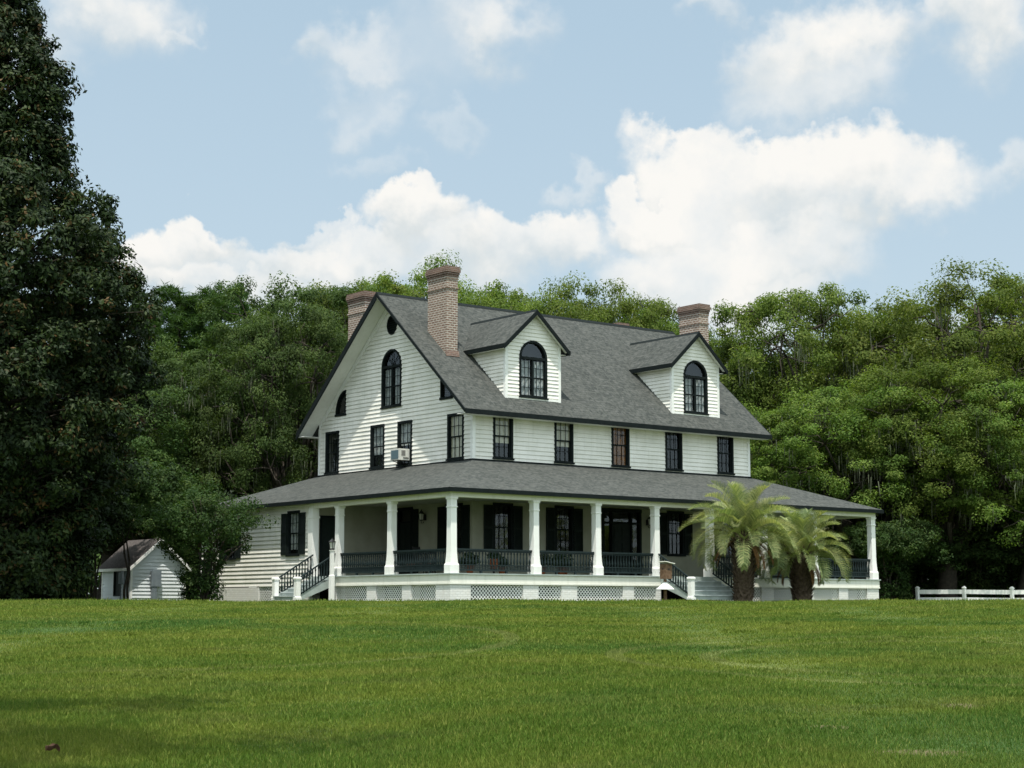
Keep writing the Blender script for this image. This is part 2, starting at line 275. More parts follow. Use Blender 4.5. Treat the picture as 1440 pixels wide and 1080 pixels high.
def ground_nodes(name, blade):
    m = bpy.data.materials.new(name); m.use_nodes = True; MAT[name] = m
    n = m.node_tree.nodes; l = m.node_tree.links; b = n['Principled BSDF']; b.inputs['Roughness'].default_value = .8 if not blade else .6
    b.inputs['Specular IOR Level'].default_value = .12
    t = n.new('ShaderNodeTexCoord')
    def nz(s, d=5, ro=.6, stretch=None):
        x = n.new('ShaderNodeTexNoise'); x.inputs['Scale'].default_value = s; x.inputs['Detail'].default_value = d; x.inputs['Roughness'].default_value = ro
        if stretch:
            mp = n.new('ShaderNodeMapping'); mp.inputs['Rotation'].default_value = (0, 0, YAW); mp.inputs['Scale'].default_value = stretch
            l.new(t.outputs['Object'], mp.inputs[0]); l.new(mp.outputs[0], x.inputs['Vector'])
        else: l.new(t.outputs['Object'], x.inputs['Vector'])
        return x.outputs['Fac']
    def mixc(f, a, c, lo=.38, hi=.62):
        r = n.new('ShaderNodeMapRange'); r.inputs[1].default_value = lo; r.inputs[2].default_value = hi; l.new(f, r.inputs[0])
        g = n.new('ShaderNodeMix'); g.data_type = 'RGBA'; l.new(r.outputs[0], g.inputs[0])
        for i, v in ((6, a), (7, c)):
            if isinstance(v, tuple): g.inputs[i].default_value = (*v, 1)
            else: l.new(v, g.inputs[i])
        return g.outputs[2]
    c = mixc(nz(.22, 4, .6, (1, 2.2, 1)), (.080, .142, .016), (.142, .185, .024))
    c = mixc(nz(.75, 5), c, (.15, .17, .035), .52, .80)
    c = mixc(nz(.35, 5, .65, (1, 3.0, 1)), c, (.125, .145, .036), .57, .80)
    c = mixc(nz(2.3, 4, .6), c, (.070, .120, .018), .55, .8)
    c = mixc(nz(.13, 3), c, (.058, .126, .020), .54, .70)
    if not blade:
        hg = n.new('ShaderNodeHueSaturation'); hg.inputs['Value'].default_value = .60; hg.inputs['Saturation'].default_value = .92; l.new(c, hg.inputs['Color']); c = hg.outputs[0]
        c = mixc(nz(14, 6), c, (.035, .06, .012), .45, .8)
    else:
        a = n.new('ShaderNodeAttribute'); a.attribute_name = 'rnd'
        c = mixc(a.outputs['Fac'], c, (.24, .22, .06), .74, 1.2)
        mr = n.new('ShaderNodeMapRange'); mr.inputs[3].default_value = .78; mr.inputs[4].default_value = 1.22; l.new(a.outputs['Fac'], mr.inputs[0])
        hs = n.new('ShaderNodeHueSaturation'); l.new(mr.outputs[0], hs.inputs['Value']); l.new(c, hs.inputs['Color']); c = hs.outputs[0]
    for (lat, d, rr) in ((7.0, 25.5, 4.1), (7.0, 25.5, 5.5), (-9, 30, 9.)):
        wx, wy = W(lat, d)
        mp = n.new('ShaderNodeMapping'); mp.vector_type = 'TEXTURE'; mp.inputs['Location'].default_value = (wx, wy, 0); mp.inputs['Scale'].default_value = (rr, rr, 1000)
        l.new(t.outputs['Object'], mp.inputs[0])
        ln = n.new('ShaderNodeVectorMath'); ln.operation = 'LENGTH'; l.new(mp.outputs[0], ln.inputs[0])
        cm = n.new('ShaderNodeMath'); cm.operation = 'COMPARE'; l.new(ln.outputs['Value'], cm.inputs[0]); cm.inputs[1].default_value = 1.0; cm.inputs[2].default_value = .14/rr
        ml = n.new('ShaderNodeMath'); ml.operation = 'MULTIPLY'; l.new(cm.outputs[0], ml.inputs[0]); l.new(nz(.8, 3), ml.inputs[1])
        g = n.new('ShaderNodeMix'); g.data_type = 'RGBA'; l.new(ml.outputs[0], g.inputs[0]); l.new(c, g.inputs[6]); g.inputs[7].default_value = (.17, .19, .06, 1); c = g.outputs[2]
    if not blade:   # worn sandy spots in the turf
        for (lat, d, rx, ry) in SPOTS:
            wx, wy = W(lat, d)
            mp = n.new('ShaderNodeMapping'); mp.vector_type = 'TEXTURE'; mp.inputs['Location'].default_value = (wx, wy, 0); mp.inputs['Rotation'].default_value = (0, 0, -YAW); mp.inputs['Scale'].default_value = (rx, ry, 100)
            l.new(t.outputs['Object'], mp.inputs[0])
            ln = n.new('ShaderNodeVectorMath'); ln.operation = 'LENGTH'; l.new(mp.outputs[0], ln.inputs[0])
            ad = n.new('ShaderNodeMath'); ad.operation = 'MULTIPLY_ADD'; l.new(nz(5, 5), ad.inputs[0]); ad.inputs[1].default_value = 1.6; l.new(ln.outputs['Value'], ad.inputs[2])
            r = n.new('ShaderNodeMapRange'); r.inputs[1].default_value = 1.9; r.inputs[2].default_value = 1.5; l.new(ad.outputs[0], r.inputs[0])
            g = n.new('ShaderNodeMix'); g.data_type = 'RGBA'; l.new(r.outputs[0], g.inputs[0]); l.new(c, g.inputs[6]); g.inputs[7].default_value = (.115, .095, .05, 1); c = g.outputs[2]
    l.new(c, b.inputs['Base Color'])
    if blade:
        tr = n.new('ShaderNodeBsdfTranslucent'); l.new(c, tr.inputs[0])
        mx = n.new('ShaderNodeMixShader'); mx.inputs[0].default_value = .3; l.new(b.outputs[0], mx.inputs[1]); l.new(tr.outputs[0], mx.inputs[2])
        l.new(mx.outputs[0], n['Material Output'].inputs[0])
SPOTS = [(3.2, 13.9, .42, .22), (2.85, 15.7, .22, .2), (4.6, 17.8, .3, .3)]
ground_nodes('lawn', False); ground_nodes('grass_blade', True)

# ------------------------------------------------------------------ helpers
def tag(o, label=None, cat=None, group=None, kind=None):
    for k_, v_ in (('label', label), ('category', cat), ('group', group), ('kind', kind)):
        if v_: o[k_] = v_
    return o
def empty(name, loc, label, cat, group=None):
    o = bpy.data.objects.new(name, None); COL.objects.link(o); o.location = loc; o.empty_display_size = .3
    return tag(o, label, cat, group)
def org(parent):
    v = Vector((0, 0, 0))
    while parent is not None: v += parent.location; parent = parent.parent
    return v
class MB:
    def __init__(s, T=None): s.v = []; s.f = []; s.T = T or (lambda a, b, c: (a, b, c))
    def poly(s, pts):
        i = len(s.v); s.v += [s.T(*p_) for p_ in pts]; s.f.append(list(range(i, i+len(pts))))
    def box(s, x0, x1, y0, y1, z0, z1):
        i = len(s.v)
        s.v += [s.T(x, y, z) for z in (z0, z1) for x, y in ((x0, y0), (x1, y0), (x1, y1), (x0, y1))]
        s.f += [[i+a for a in q] for q in ((3, 2, 1, 0), (4, 5, 6, 7), (0, 1, 5, 4), (1, 2, 6, 5), (2, 3, 7, 6), (3, 0, 4, 7))]
    def prism(s, pts, off):                     # closed outline extruded by vector off
        i = len(s.v); n_ = len(pts)
        s.v += [s.T(*p_) for p_ in pts] + [s.T(p_[0]+off[0], p_[1]+off[1], p_[2]+off[2]) for p_ in pts]
        s.f.append(list(range(i, i+n_))); s.f.append(list(range(i+2*n_-1, i+n_-1, -1)))
        for k_ in range(n_): s.f.append([i+k_, i+(k_+1) % n_, i+n_+(k_+1) % n_, i+n_+k_])
    def loft(s, rings, cap=True):               # list of equal-length rings
        i = len(s.v); n_ = len(rings[0])
        for r_ in rings: s.v += [s.T(*p_) for p_ in r_]
        for a in range(len(rings)-1):
            for k_ in range(n_): s.f.append([i+a*n_+k_, i+a*n_+(k_+1) % n_, i+(a+1)*n_+(k_+1) % n_, i+(a+1)*n_+k_])
        if cap: s.f.append([i+k_ for k_ in range(n_)][::-1]); s.f.append([i+(len(rings)-1)*n_+k_ for k_ in range(n_)])
    def sq(s, x, y, prof):                      # square turned profile [(half, z)]
        s.loft([[(x-h, y-h, z), (x+h, y-h, z), (x+h, y+h, z), (x-h, y+h, z)] for h, z in prof])
    def lathe(s, x, y, prof, n_=10):
        s.loft([[(x+h*math.cos(2*math.pi*k_/n_), y+h*math.sin(2*math.pi*k_/n_), z) for k_ in range(n_)] for h, z in prof])
    def tube(s, pts, rad, n_=6):
        pts = [Vector(p_) for p_ in pts]; rings = []
        for k_, p_ in enumerate(pts):
            d_ = (pts[min(k_+1, len(pts)-1)] - pts[max(k_-1, 0)]).normalized()
            a = d_.cross(Vector((.31, .17, .9) if abs(d_.z) < .9 else (1, .1, 0))).normalized(); b_ = d_.cross(a)
            r_ = rad[k_] if isinstance(rad, (list, tuple)) else rad
            rings.append([tuple(p_ + (a*math.cos(2*math.pi*j/n_) + b_*math.sin(2*math.pi*j/n_))*r_) for j in range(n_)])
        s.loft(rings)
    def build(s, name, m, parent=None, smooth=False):
        me = bpy.data.meshes.new(name); o_ = org(parent)
        me.from_pydata([(a-o_.x, b-o_.y, c-o_.z) for a, b, c in s.v], [], s.f)
        bm = bmesh.new(); bm.from_mesh(me)
        if not smooth or True: bmesh.ops.recalc_face_normals(bm, faces=bm.faces)
        uv = bm.loops.layers.uv.new('UVMap')
        for f_ in bm.faces:
            n_ = f_.normal; f_.smooth = smooth
            t_ = Vector((0, 0, 1)).cross(n_)
            t_ = t_.normalized() if t_.length > 1e-3 else Vector((1, 0, 0))
            b_ = n_.cross(t_)
            for lp in f_.loops: lp[uv].uv = (lp.vert.co.dot(t_), lp.vert.co.dot(b_))
        bm.to_mesh(me); bm.free(); me.materials.append(MAT[m])
        ob = bpy.data.objects.new(name, me); COL.objects.link(ob); ob.parent = parent
        return ob
def cp(o, parent=None, dx=(0, 0, 0)):
    c = o.copy(); COL.objects.link(c)
    if parent is not None: c.parent = parent
    c.location = Vector(o.location) + Vector(dx)
    return c

# ------------------------------------------------------------------ ground
def build_ground():
    lats = np.concatenate([np.linspace(-600, -80, 12), np.linspace(-70, 70, 57), np.linspace(80, 600, 12)])
    ds = np.concatenate([np.linspace(-300, -10, 8), np.linspace(-5, 110, 70), np.linspace(125, 900, 16)])
    rng = np.random.default_rng(3)
    V = []; Fc = []
    for d in ds:
        for la in lats:
            x, y = W(la, d); V.append((x, y, float((zground(min(d, 400)) if d > 0 else zground(0)) + (und(x, y) if abs(la) < 75 and d < 115 else 0))))
    n_ = len(lats)
    for i in range(len(ds)-1):
        for j in range(n_-1): Fc.append((i*n_+j, i*n_+j+1, (i+1)*n_+j+1, (i+1)*n_+j))
    me = bpy.data.meshes.new('ground'); me.from_pydata(V, [], Fc); me.materials.append(MAT['lawn'])
    for p_ in me.polygons: p_.use_smooth = True
    o = bpy.data.objects.new('ground', me); COL.objects.link(o); o['kind'] = 'structure'
build_ground()

def quick_mesh(name, V, nper, m, rnd=None, parent=None, smooth=False):
    """V: (n*nper,3) array, consecutive faces of nper corners"""
    V = np.asarray(V, dtype=np.float32); nf = len(V)//nper
    me = bpy.data.meshes.new(name)
    me.vertices.add(len(V)); me.vertices.foreach_set('co', V.ravel())
    me.loops.add(len(V)); me.loops.foreach_set('vertex_index', np.arange(len(V), dtype=np.int32))
    me.polygons.add(nf); me.polygons.foreach_set('loop_start', np.arange(0, len(V), nper, dtype=np.int32))
    me.polygons.foreach_set('loop_total', np.full(nf, nper, dtype=np.int32))
    me.update(calc_edges=True)
    if rnd is not None:
        at_ = me.attributes.new('rnd', 'FLOAT', 'FACE'); at_.data.foreach_set('value', np.asarray(rnd, dtype=np.float32))
    me.materials.append(MAT[m])
    o = bpy.data.objects.new(name, me); COL.objects.link(o); o.parent = parent
    return o
def unit(a): return a/(np.linalg.norm(a, axis=1, keepdims=True)+1e-9)

def build_grass():
    rng = np.random.default_rng(11)
    def field(n_, wide, d0=11.0, d1=78.0, pw=.35):
        u_ = rng.random(n_); d = 1/((1-u_)/d0**pw + u_/d1**pw)**(1/pw)          # denser nearby
        lat = (rng.random(n_)*2-1)*wide(d); return d, lat
    d1_, l1_ = field(1400000, lambda d: .305*d+1.2)
    d2_, l2_ = field(420000, lambda d: .60*d+9); k2 = abs(l2_) > .305*d2_+1.0; d2_, l2_ = d2_[k2], l2_[k2]
    d3_ = rng.uniform(55, 70, 30000); l3_ = (rng.random(30000)*2-1)*(.36*d3_)     # taller unmown wisps by the house
    # weeds and clover in little clusters
    nc = 420; cd, cl_ = field(nc, lambda d: .30*d+1); cd, cl_ = np.repeat(cd, 70), np.repeat(cl_, 70); q = rng.normal(0, .13, (2, nc*70))*np.repeat(rng.uniform(.5, 1.8, nc), 70)
    d4_, l4_ = cd+q[0], cl_+q[1]
    d = np.concatenate([d1_, d2_, d3_, d4_]); lat = np.concatenate([l1_, l2_, l3_, l4_])
    cls = np.concatenate([np.zeros(len(d1_)+len(d2_)), np.ones(len(d3_)), np.full(len(d4_), 2)])
    x = CX + d*SN + lat*CS; y = CY + d*CS - lat*SN
    keep = ~((x > -.02) & (x < 23.8) & (y > -.02) & (y < 19.5))
    keep &= ~((x > -1.8) & (x < 0) & (y > 7.8) & (y < 9.7)); keep &= ~((x > 10.4) & (x < 13.4) & (y > -1.9) & (y < 0))
    for (sl_, sd, rx, ry) in SPOTS: keep &= (((lat-sl_)/rx)**2 + ((d-sd)/ry)**2 + rng.normal(0, .35, len(d)) > .8) | (rng.random(len(d)) < .45)
    x, y, d, cls = x[keep], y[keep], d[keep], cls[keep]; n_ = len(x)
    z = zground(d)+und(x, y); sc = d/12
    patch = .5+.5*np.sin(x*.9+np.sin(y*.7)*2)*np.sin(y*.8+1.3*np.sin(x*.5))
    h = rng.uniform(.020, .050, n_)*(.75+.5*patch)*np.where(rng.random(n_) < .04, 1.6, 1)
    h = np.where(cls == 1, rng.uniform(.04, .14, n_)*(.4+.8*patch), h); h = np.where(cls == 2, rng.uniform(.03, .07, n_), h)
    w = .0045*sc*rng.uniform(.7, 1.3, n_)*np.where(cls == 2, 2.2, 1)
    a = rng.random(n_)*2*np.pi; lean = rng.normal(0, .35, (n_, 2))*h[:, None]
    V = np.zeros((n_, 3, 3)); base = np.stack([x, y, z-.004], 1)
    dx = np.stack([np.cos(a)*w, np.sin(a)*w, 0*w], 1)
    V[:, 0] = base-dx; V[:, 1] = base+dx; V[:, 2] = base + np.stack([lean[:, 0], lean[:, 1], h], 1)
    rnd = rng.random(n_); rnd = np.where(cls == 2, rnd*.35, rnd)
    o = quick_mesh('grass', V.reshape(-1, 3), 3, 'grass_blade', rnd)
    tag(o, 'short mown green grass blades covering the lawn', 'grass', kind='stuff')
build_grass()

# ------------------------------------------------------------------ the house
U, P_, WD, DP = 23.76, 3.88, 16.0, 11.71
VV = 2*P_+DP; G = -1.08
PX1, PY1 = P_+WD, P_+DP                      # upper wall box
ZJ, ME, A_, B_, ZR, EO, EZ = 4.70, 6.68, .85, .62, 12.32, .38, 3.17
KR = (ZR-ME)/(DP/2+B_)
V3 = 9.74
house = empty('farmhouse', (U/2, VV/2, -.96), 'large white clapboard farmhouse with wraparound porch, two front dormers and grey shingle roofs', 'house')
def TF(v0): return lambda s, n, z: (s, v0-n, z)         # wall facing the camera-right front (-y)
def TG(u0): return lambda s, n, z: (u0-n, s, z)         # wall facing -x (gable side)
def TB(v0): return lambda s, n, z: (s, v0+n, z)
def TR(u0): return lambda s, n, z: (u0+n, s, z)

def siding(T, z0, z1, span, holes=(), ex=.18, name='wall', m='siding_paint', parent=None, phase=0., nb=.040, nt_=.006, skip_build=False):
    mb = MB(T); zs = set([z0, z1]); k_ = math.floor((z0-phase)/ex)+1
    while phase+k_*ex < z1-1e-4: zs.add(round(phase+k_*ex, 5)); k_ += 1
    for h in holes:
        zs.add(max(h[0], z0)); zs.add(min(h[1], z1))
        if h[3]:
            q = h[0]
            while q < h[1]: zs.add(q); q += .05
    zs = sorted(q for q in zs if z0-1e-6 <= q <= z1+1e-6)
    def nn(z, up):
        fr_ = ((z-phase)/ex) % 1.0
        if up and fr_ < 1e-3: fr_ = 1.0
        if not up and fr_ > 1-1e-3: fr_ = 0.0
        return nb + (nt_-nb)*fr_
    for a, b in zip(zs[:-1], zs[1:]):
        if b-a < 1e-5: continue
        mid = (a+b)/2; sa, sb = span(a+1e-6), span(b-1e-6)
        segs = [((sa[0], sb[0]), (sa[1], sb[1]))]
        for h in holes:
            if h[0] < mid < h[1]:
                ha, hb = h[2](a+1e-6), h[2](b-1e-6); new = []
                for l_, r_ in segs:
                    if ha[0] >= r_[0] or ha[1] <= l_[0]: new.append((l_, r_)); continue
                    if ha[0] > l_[0]: new.append((l_, ha if False else (ha[0], hb[0])))
                    if ha[1] < r_[0]: new.append(((ha[1], hb[1]), r_))
                segs = new
        na, nb_ = nn(a, False), nn(b, True)
        for l_, r_ in segs:
            if r_[0]-l_[0] < 1e-4 and r_[1]-l_[1] < 1e-4: continue
            mb.poly([(l_[0], na, a), (r_[0], na, a), (r_[1], nb_, b), (l_[1], nb_, b)])
            if abs(na-nb) < 1e-6: mb.poly([(l_[0], na, a), (r_[0], na, a), (r_[0], 0, a), (l_[0], 0, a)])
    return mb if skip_build else mb.build(name, m, parent)
def hole(s0, s1, z0, z1): return (z0, z1, lambda z: (s0, s1), False)
def archhole(c, r, z0, zs_, rz):
    def fn(z):
        if z <= zs_: return (c-r, c+r)
        t = max(0, 1-((z-zs_)/rz)**2); q = r*math.sqrt(t); return (c-q, c+q)
    return (z0, zs_+rz, fn, True)

def window(T, s0, s1, z0, z1, cas=.11, cols=3, rows=2, curtain=None, cz=0., shut=0., shut_dz=.1, munt=.022, sill=True):
    """sash window set in a siding opening; casing proud of the boards"""
    f = MB(T); h0 = -.10
    f.box(s0, s0+cas, h0, .05, z0, z1); f.box(s1-cas, s1, h0, .05, z0, z1)
    f.box(s0+cas, s1-cas, h0, .048, z1-cas, z1); f.box(s0+cas, s1-cas, h0, .048, z0, z0+cas*.7)
    if sill: f.box(s0-.04, s1+.04, .052, .09, z0-.04, z0+.03)
    a0, a1, b0, b1 = s0+cas, s1-cas, z0+cas*.7, z1-cas; mz = (b0+b1)/2
    f.box(a0, a1, -.03, .0, mz-.03, mz+.03)
    for (q0, q1, dn) in ((b0, mz-.03, -.05), (mz+.03, b1, -.015)):
        f.box(a0, a0+.04, dn-.02, dn+.012, q0, q1); f.box(a1-.04, a1, dn-.02, dn+.012, q0, q1)
        for c_ in range(1, cols):
            x = a0+(a1-a0)*c_/cols; f.box(x-munt/2, x+munt/2, dn-.012, dn+.01, q0, q1)
        for r_ in range(1, rows):
            x = q0+(q1-q0)*r_/rows; f.box(a0+.04, a1-.04, dn-.011, dn+.008, x-munt/2, x+munt/2)
    w = f.build('window', 'trim_black', house)
    g = MB(T); g.poly([(a0, -.066, b0), (a1, -.066, b0), (a1, -.066, b1), (a0, -.066, b1)]); g.build('pane', 'window_glass', w)
    if curtain:
        c = MB(T); n_ = 14
        zb = b0 + (b1-b0)*cz
        for k_ in range(n_):
            xa, xb = a0+(a1-a0)*k_/n_, a0+(a1-a0)*(k_+1)/n_; na, nb = -.095+.012*math.sin(k_*1.9), -.095+.012*math.sin((k_+1)*1.9)
            c.poly([(xa, na, zb), (xb, nb, zb), (xb, nb, b1), (xa, na, b1)])
        c.build('curtain', curtain, w)
    if shut:
        for (q0, q1) in ((s0-shut, s0-.01), (s1+.01, s1+shut)):
            sh = MB(T); zt = z1-shut_dz; zb = z0+.02
            sh.box(q0, q0+.05, .04, .075, zb, zt); sh.box(q1-.05, q1, .04, .075, zb, zt)
            for zz in (zb, (zb+zt)/2-.04, zt-.08): sh.box(q0+.05, q1-.05, .04, .074, zz, zz+.08)
            z = zb+.1
            while z < zt-.1:
                sh.poly([(q0+.05, .045, z+.035), (q1-.05, .045, z+.035), (q1-.05, .068, z), (q0+.05, .068, z)]); z += .05
            sh.box(q0+.05, q1-.05, .035, .042, zb, zt)
            sh.build('shutter', 'shutter_paint', w)
    return w
def arch_window(T, c, r, z0, zs_, rz, parent, curtain='curtain_white', fan=True):
    cas = .10
    def arc(rr, rrz, n_=16): return [(c+rr*math.cos(math.pi*k_/n_), zs_+rrz*math.sin(math.pi*k_/n_)) for k_ in range(n_+1)]
    f = MB(T); o_, i_ = arc(r, rz), arc(r-cas, rz-cas)
    for k_ in range(len(o_)-1):
        q = [o_[k_], o_[k_+1], i_[k_+1], i_[k_]]
        f.prism([(a, .055, b) for a, b in q], (0, -.14, 0))
    f.box(c-r, c-r+cas, -.085, .055, z0, zs_); f.box(c+r-cas, c+r, -.085, .055, z0, zs_)
    f.box(c-r+cas, c+r-cas, -.085, .05, z0, z0+.08); f.box(c-r-.04, c+r+.04, .057, .09, z0-.05, z0+.02)
    a0, a1 = c-r+cas, c+r-cas
    f.box(a0, a1, -.05, .04, zs_-.06, zs_+.05)
    f.box(c-.045, c+.045, -.05, .02, z0+.08, zs_-.06)
    zm = (z0+zs_)/2; f.box(a0, a1, -.045, .0, zm-.03, zm+.03)
    for x in (a0+(c-a0)*.36, a0+(c-a0)*.68, a1-(a1-c)*.36, a1-(a1-c)*.68): f.box(x-.011, x+.011, -.03, -.008, z0+.08, zs_-.06)
    for k_ in (1, 3): x = z0+(zs_-z0)*k_/4; f.box(a0, a1, -.029, -.006, x-.011, x+.011)
    if fan:
        for an in (45, 90, 135):
            ca, sa = math.cos(R(an)), math.sin(R(an)); e = (c+(r-cas)*ca, zs_+(rz-cas)*sa)
            f.prism([(c-.012*sa, -.01, zs_+.04+.012*ca), (c+.012*sa, -.01, zs_+.04-.012*ca), (e[0]+.012*sa, -.01, e[1]-.012*ca), (e[0]-.012*sa, -.01, e[1]+.012*ca)], (0, -.02, 0))
    w = f.build('window' if parent is house else 'window_frame', 'trim_black', parent)
    pr = w if parent is house else parent
    g = MB(T); g.poly([(a0, -.06, z0+.08), (a1, -.06, z0+.08)] + [(a, -.06, b) for a, b in arc(r-cas, rz-cas)]); g.build('pane', 'window_glass', pr)
    cu = MB(T)
    for k_ in range(16):
        if k_ in (7, 8): continue
        xa, xb = a0+(a1-a0)*k_/16, a0+(a1-a0)*(k_+1)/16; na, nb = -.14+.03*math.sin(k_*2.1), -.14+.03*math.sin((k_+1)*2.1)
        cu.poly([(xa, na, z0+.05), (xb, nb, z0+.05), (xb, nb, zs_-.1), (xa, na, zs_-.1)])
    cu.build('curtain', curtain, pr)
    return w

# black boxes standing in for the shade of unlit rooms behind the openings
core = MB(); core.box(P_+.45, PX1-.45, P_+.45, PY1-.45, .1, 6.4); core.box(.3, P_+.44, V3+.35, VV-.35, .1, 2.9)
core.build('room_shade_box', 'interior_shade', house)
core = MB(); core.prism([(P_+.5, P_+.9, 6.42), (P_+.5, PY1-.9, 6.42), (P_+.5, P_+DP/2, 11.4)], (WD-1, 0, 0)); core.build('attic_shade_box', 'interior_shade', house)

# ---- upper walls
FW = [5.42, 8.685, 11.895, 15.08, 18.325]
def zroof(v): return ME + KR*(v-(P_-B_)) if v < P_+DP/2 else ME + KR*((PY1+B_)-v)
fz0, fz1 = 4.80, 6.70
siding(TF(P_), ZJ-.12, ME+.1, lambda z: (P_+.1, PX1-.1), [hole(c-.51, c+.51, fz0+.01, fz1-.02) for c in FW], name='wall', parent=house)
CUR = ['curtain_pale', 'curtain_pale', 'curtain_brown', None, None]
for k_, c in enumerate(FW): window(TF(P_), c-.52, c+.52, fz0, fz1, curtain=CUR[k_], cz=(.34, .36, .0, 0, 0)[k_])
GW = [(4.45, 5.59, 'curtain_pale', 0.), (8.14, 9.23, 'curtain_white', .45), (10.24, 11.33, 'curtain_white', .3), (13.9, 15.03, None, 0)]
gh = [hole(a+.01, b-.01, 4.79, 6.66) for a, b, _, _ in GW]
def quarter(s_str, s_out, z0, z1):           # hole of the quarter-round windows
    def fn(z):
        t = max(0., 1-((z-z0)/(z1-z0))**2); q = (s_out-s_str)*math.sqrt(t); return (min(s_str, s_str+q), max(s_str, s_str+q))
    return (z0, z1, fn, True)
gc = P_+DP/2
gh += [archhole(gc, .745, 7.38, 9.15, .745), quarter(13.37, 14.22, 7.37, 8.48), quarter(6.1, 5.25, 7.37, 8.48)]
def ovalfn(z):
    t = max(0., 1-((z-10.98)/.42)**2); q = .37*math.sqrt(t); return (gc-q, gc+q)
gh.append((10.56, 11.40, ovalfn, True))
def gspan(z):
    if z < ME+B_*KR-.12: return (P_+.1, PY1-.1)
    q = (z+.12-ME)/KR; return (P_-B_+q, PY1+B_-q)
siding(TG(P_), ZJ-.12, 11.95, gspan, gh, name='wall', parent=house)
for a, b, cu, cz in GW: window(TG(P_), a, b, 4.78, 6.68, curtain=cu, cz=cz)
arch_window(TG(P_), gc, .76, 7.38, 9.15, .76, house)
for s_str, s_out in ((13.37, 14.22), (6.1, 5.25)):
    T = TG(P_); f = MB(T); n_ = 8; z0, z1 = 7.37, 8.48; sg = 1 if s_out > s_str else -1; rw = abs(s_out-s_str); rh = z1-z0
    oo = [(s_str+sg*rw*math.cos(math.pi/2*k_/n_), z0+rh*math.sin(math.pi/2*k_/n_)) for k_ in range(n_+1)]
    ii = [(s_str+sg*(rw-.08)*math.cos(math.pi/2*k_/n_), z0+(rh-.08)*math.sin(math.pi/2*k_/n_)) for k_ in range(n_+1)]
    for k_ in range(n_): f.prism([(a, .05, b) for a, b in (oo[k_], oo[k_+1], ii[k_+1], ii[k_])], (0, -.12, 0))
    f.box(min(s_str, s_str+sg*.07), max(s_str, s_str+sg*.07), -.07, .048, z0, z1-.02); f.box(min(s_str, s_out)-.03, max(s_str, s_out)+.03, -.07, .07, z0-.05, z0+.05)
    w = f.build('window', 'trim_black', house)
    g = MB(T); g.poly([(s_str, -.05, z0)]+[(a, -.05, b) for a, b in ii]); g.build('pane', 'window_glass', w)
f = MB(TG(P_)); n_ = 20                       # oval louvred vent in the peak
el1 = [(gc+.39*math.cos(2*math.pi*k_/n_), 10.98+.44*math.sin(2*math.pi*k_/n_)) for k_ in range(n_)]
el2 = [(gc+.31*math.cos(2*math.pi*k_/n_), 10.98+.36*math.sin(2*math.pi*k_/n_)) for k_ in range(n_)]
for k_ in range(n_): f.prism([(a, .05, b) for a, b in (el1[k_], el1[(k_+1) % n_], el2[(k_+1) % n_], el2[k_])], (0, -.08, 0))
for k_ in range(-3, 4):
    z = 10.98+k_*.1; q = .33*math.sqrt(max(0, 1-(k_*.1/.38)**2)); f.poly([(gc-q, -.02, z+.06), (gc+q, -.02, z+.06), (gc+q, .03, z), (gc-q, .03, z)])
f.poly([(a, -.03, b) for a, b in el2]); f.build('gable_vent', 'trim_black', house)
siding(TR(PX1), ZJ-.12, 11.95, gspan, [], name='wall', parent=house, ex=.18)
siding(TB(PY1), ZJ-.12, ME+.1, lambda z: (P_+.1, PX1-.1), [], name='wall', parent=house)
f = MB()                                     # corner boards
for x, y, sx, sy in ((P_, P_, -1, -1), (PX1, P_, 1, -1), (P_, PY1, -1, 1), (PX1, PY1, 1, 1)):
    xa, xb = sorted((x+sx*.045, x-sx*.11)); ya, yb = sorted((y+sy*.045, y-sy*.11))
    f = MB(); f.box(xa, xb, ya, yb, ZJ-.3, ME+.18); f.build('corner_board', 'white_paint', house)
    f = MB(); f.box(xa, xb, ya, yb, .002, 3.02); f.build('corner_board', 'porch_shade_paint', house)

# ---- main roof
x0, x1 = P_-A_, PX1+A_; ym = gc; th = .10
f = MB()
f.prism([(x0, P_-B_, ME), (x0, ym, ZR), (x0, ym, ZR-th), (x0, P_-B_, ME-th)], (x1-x0, 0, 0))
f.prism([(x0, PY1+B_, ME), (x0, PY1+B_, ME-th), (x0, ym, ZR-th), (x0, ym, ZR)], (x1-x0, 0, 0))
f.build('roof', 'shingle', house)
f = MB(); f.prism([(x0-.01, ym-.14, ZR-.14*KR+.02), (x0-.01, ym, ZR+.035), (x0-.01, ym+.14, ZR-.14*KR+.02), (x0-.01, ym, ZR+.006)], (x1-x0+.02, 0, 0)); f.build('ridge_cap', 'trim_black', house)
def rake(x, hl, hr):
    f = MB(); t_ = .045
    f.prism([(x, P_-B_-.02, ME-.012), (x, ym, ZR-.012), (x, ym, ZR-hr), (x, P_-B_-.02, ME-hr)], (t_ if x > 10 else -t_, 0, 0))
    f.prism([(x, PY1+B_+.02, ME-.012), (x, PY1+B_+.02, ME-hl), (x, ym-.0, ZR-hl), (x, ym, ZR-.012)], ((t_+.003) if x > 10 else -(t_+.003), 0, 0))
    f.build('rake_board', 'trim_black', house)
rake(x0, .33, .17); rake(x1, .25, .25)
f = MB(); f.box(x0+.003, x1-.003, P_-B_-.05, P_-B_-.003, ME-.21, ME-.015); f.build('fascia', 'trim_black', house)
f = MB(); f.box(x0+.003, x1-.003, PY1+B_+.003, PY1+B_+.05, ME-.21, ME-.015); f.build('fascia', 'trim_black', house)
f = MB()                                     # soffits: rake undersides and boxed eaves
